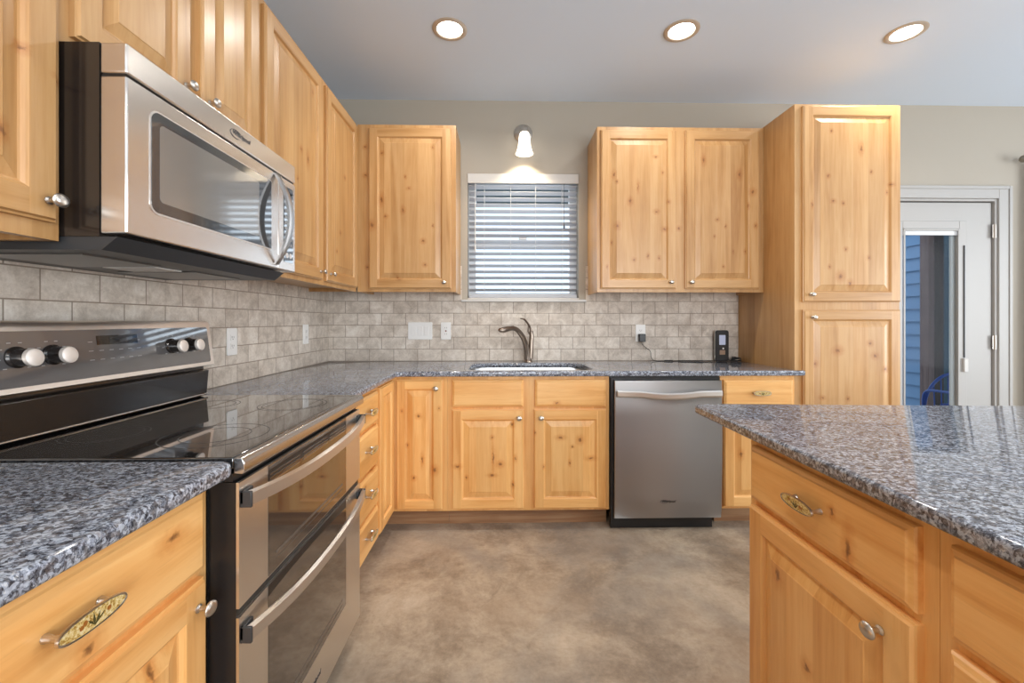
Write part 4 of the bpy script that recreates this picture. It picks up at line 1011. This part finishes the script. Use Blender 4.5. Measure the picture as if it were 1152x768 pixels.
for k in range(5):
    ph = k * 1.1; r1 = .034 - .003 * k
    tube(bm, [(1.660 + r1 * 1.1 * math.cos(a), 3.035 + .022 * math.sin(a), ZT + .0035 + .0048 * k + .010 * max(0, math.sin(a + ph)) * (k > 0)) for a in [i * PI / 8 for i in range(17)]], .0026, 8)
tube(bm, [(1.69, 3.03, ZT + .004), (1.65, 3.01, ZT + .004), (1.625, 3.03, ZT + .006), (1.612, 3.056, ZT + .01)], .0026, 8)
cl = obj('coiled_cord', bm, M['wire'], None, smooth=True); tag(cl, 'coil of black cord on the counter between the device and the pantry', 'cord')

# ------------------------------------------------------------ lamps
def sconce():
    t = thing('wall_sconce', 'lit wall lamp with a frosted bell shade above the kitchen window', 'lamp', (.147, WY, 2.55))
    F = FBW; bm = new_bm(); lathe(bm, F, .144, 2.548, [(.066, .0003), (.066, .008), (.058, .015), (.030, .020), (.020, .030)], 32); obj('wall_plate', bm, M['nickel'], t, smooth=True)
    bm = new_bm(); tube(bm, [(.144, 3.075, 2.548), (.145, 3.045, 2.556), (.147, 3.01, 2.560), (.148, 2.99, 2.548)], .009, 10); lathe_z(bm, .148, 2.988, [(.012, 2.548), (.024, 2.540), (.030, 2.520), (.030, 2.508)], 24); obj('arm', bm, M['nickel'], t, smooth=True)
    bm = new_bm(); lathe_z(bm, .148, 2.988, [(.028, 2.507), (.036, 2.495), (.040, 2.46), (.045, 2.41), (.056, 2.372), (.062, 2.362), (.059, 2.362), (.052, 2.372), (.041, 2.41), (.036, 2.46), (.032, 2.493)], 32, cap=(True, False)); obj('shade', bm, M['shade'], t, smooth=True)
    l = bpy.data.lights.new('sconce_bulb', 'SPOT'); l.energy = 16; l.color = (1, .84, .62); l.shadow_soft_size = .03; l.spot_size = math.radians(125); l.spot_blend = .7
    o = bpy.data.objects.new('sconce_bulb', l); COL.objects.link(o); o.location = (.148 - .147, 2.988 - WY, 2.40 - 2.55); o.parent = t
sconce()
def can(x, y, label):
    z = CZ
    t = thing('recessed_light', label, 'ceiling light', (x, y, z), 'recessed ceiling lights')
    bm = new_bm(); n = 40; prof = [(.094, z - .0003), (.094, z - .003), (.088, z - .006), (.076, z - .0075), (.070, z - .005), (.068, z - .0008)]
    lathe_z(bm, x, y, prof, n, cap=(False, False)); obj('trim_ring', bm, M['can_trim'], t, smooth=True)
    bm = new_bm(); lathe_z(bm, x, y, [(.0675, z - .0006), (.066, z - .0022), (.045, z - .0045), (.01, z - .0052)], n); obj('lens', bm, M['lens'], t, smooth=True)
    return t
CAN = []
def can_lamp(t):
    a = area_light('can_lamp', (0, 0, -.012), (0, 0, -1), .12, .12, 6, (1, .95, .88), 'DISK', math.radians(150)); a.parent = t
first = can(-.290, 2.345, 'leftmost of three lit recessed ceiling lights, above the corner counter'); can_lamp(first)
def dup(root, loc, label):
    r = root.copy(); COL.objects.link(r); r.location = loc; r['label'] = label
    for ch_ in root.children:
        c_ = ch_.copy(); COL.objects.link(c_); c_.parent = r
    return r
dup(first, (.974, 2.330, CZ), 'middle of three lit recessed ceiling lights, in front of the two-door cabinet')
dup(first, (2.214, 2.320, CZ), 'rightmost of three lit recessed ceiling lights, near the pantry top')
for x, y in ((-.29, .10), (.974, .10), (2.214, .10), (-.29, -1.1), (.974, -1.1), (2.214, -1.1)):
    dup(first, (x, y, CZ), 'lit recessed ceiling light behind the camera, outside the photograph')
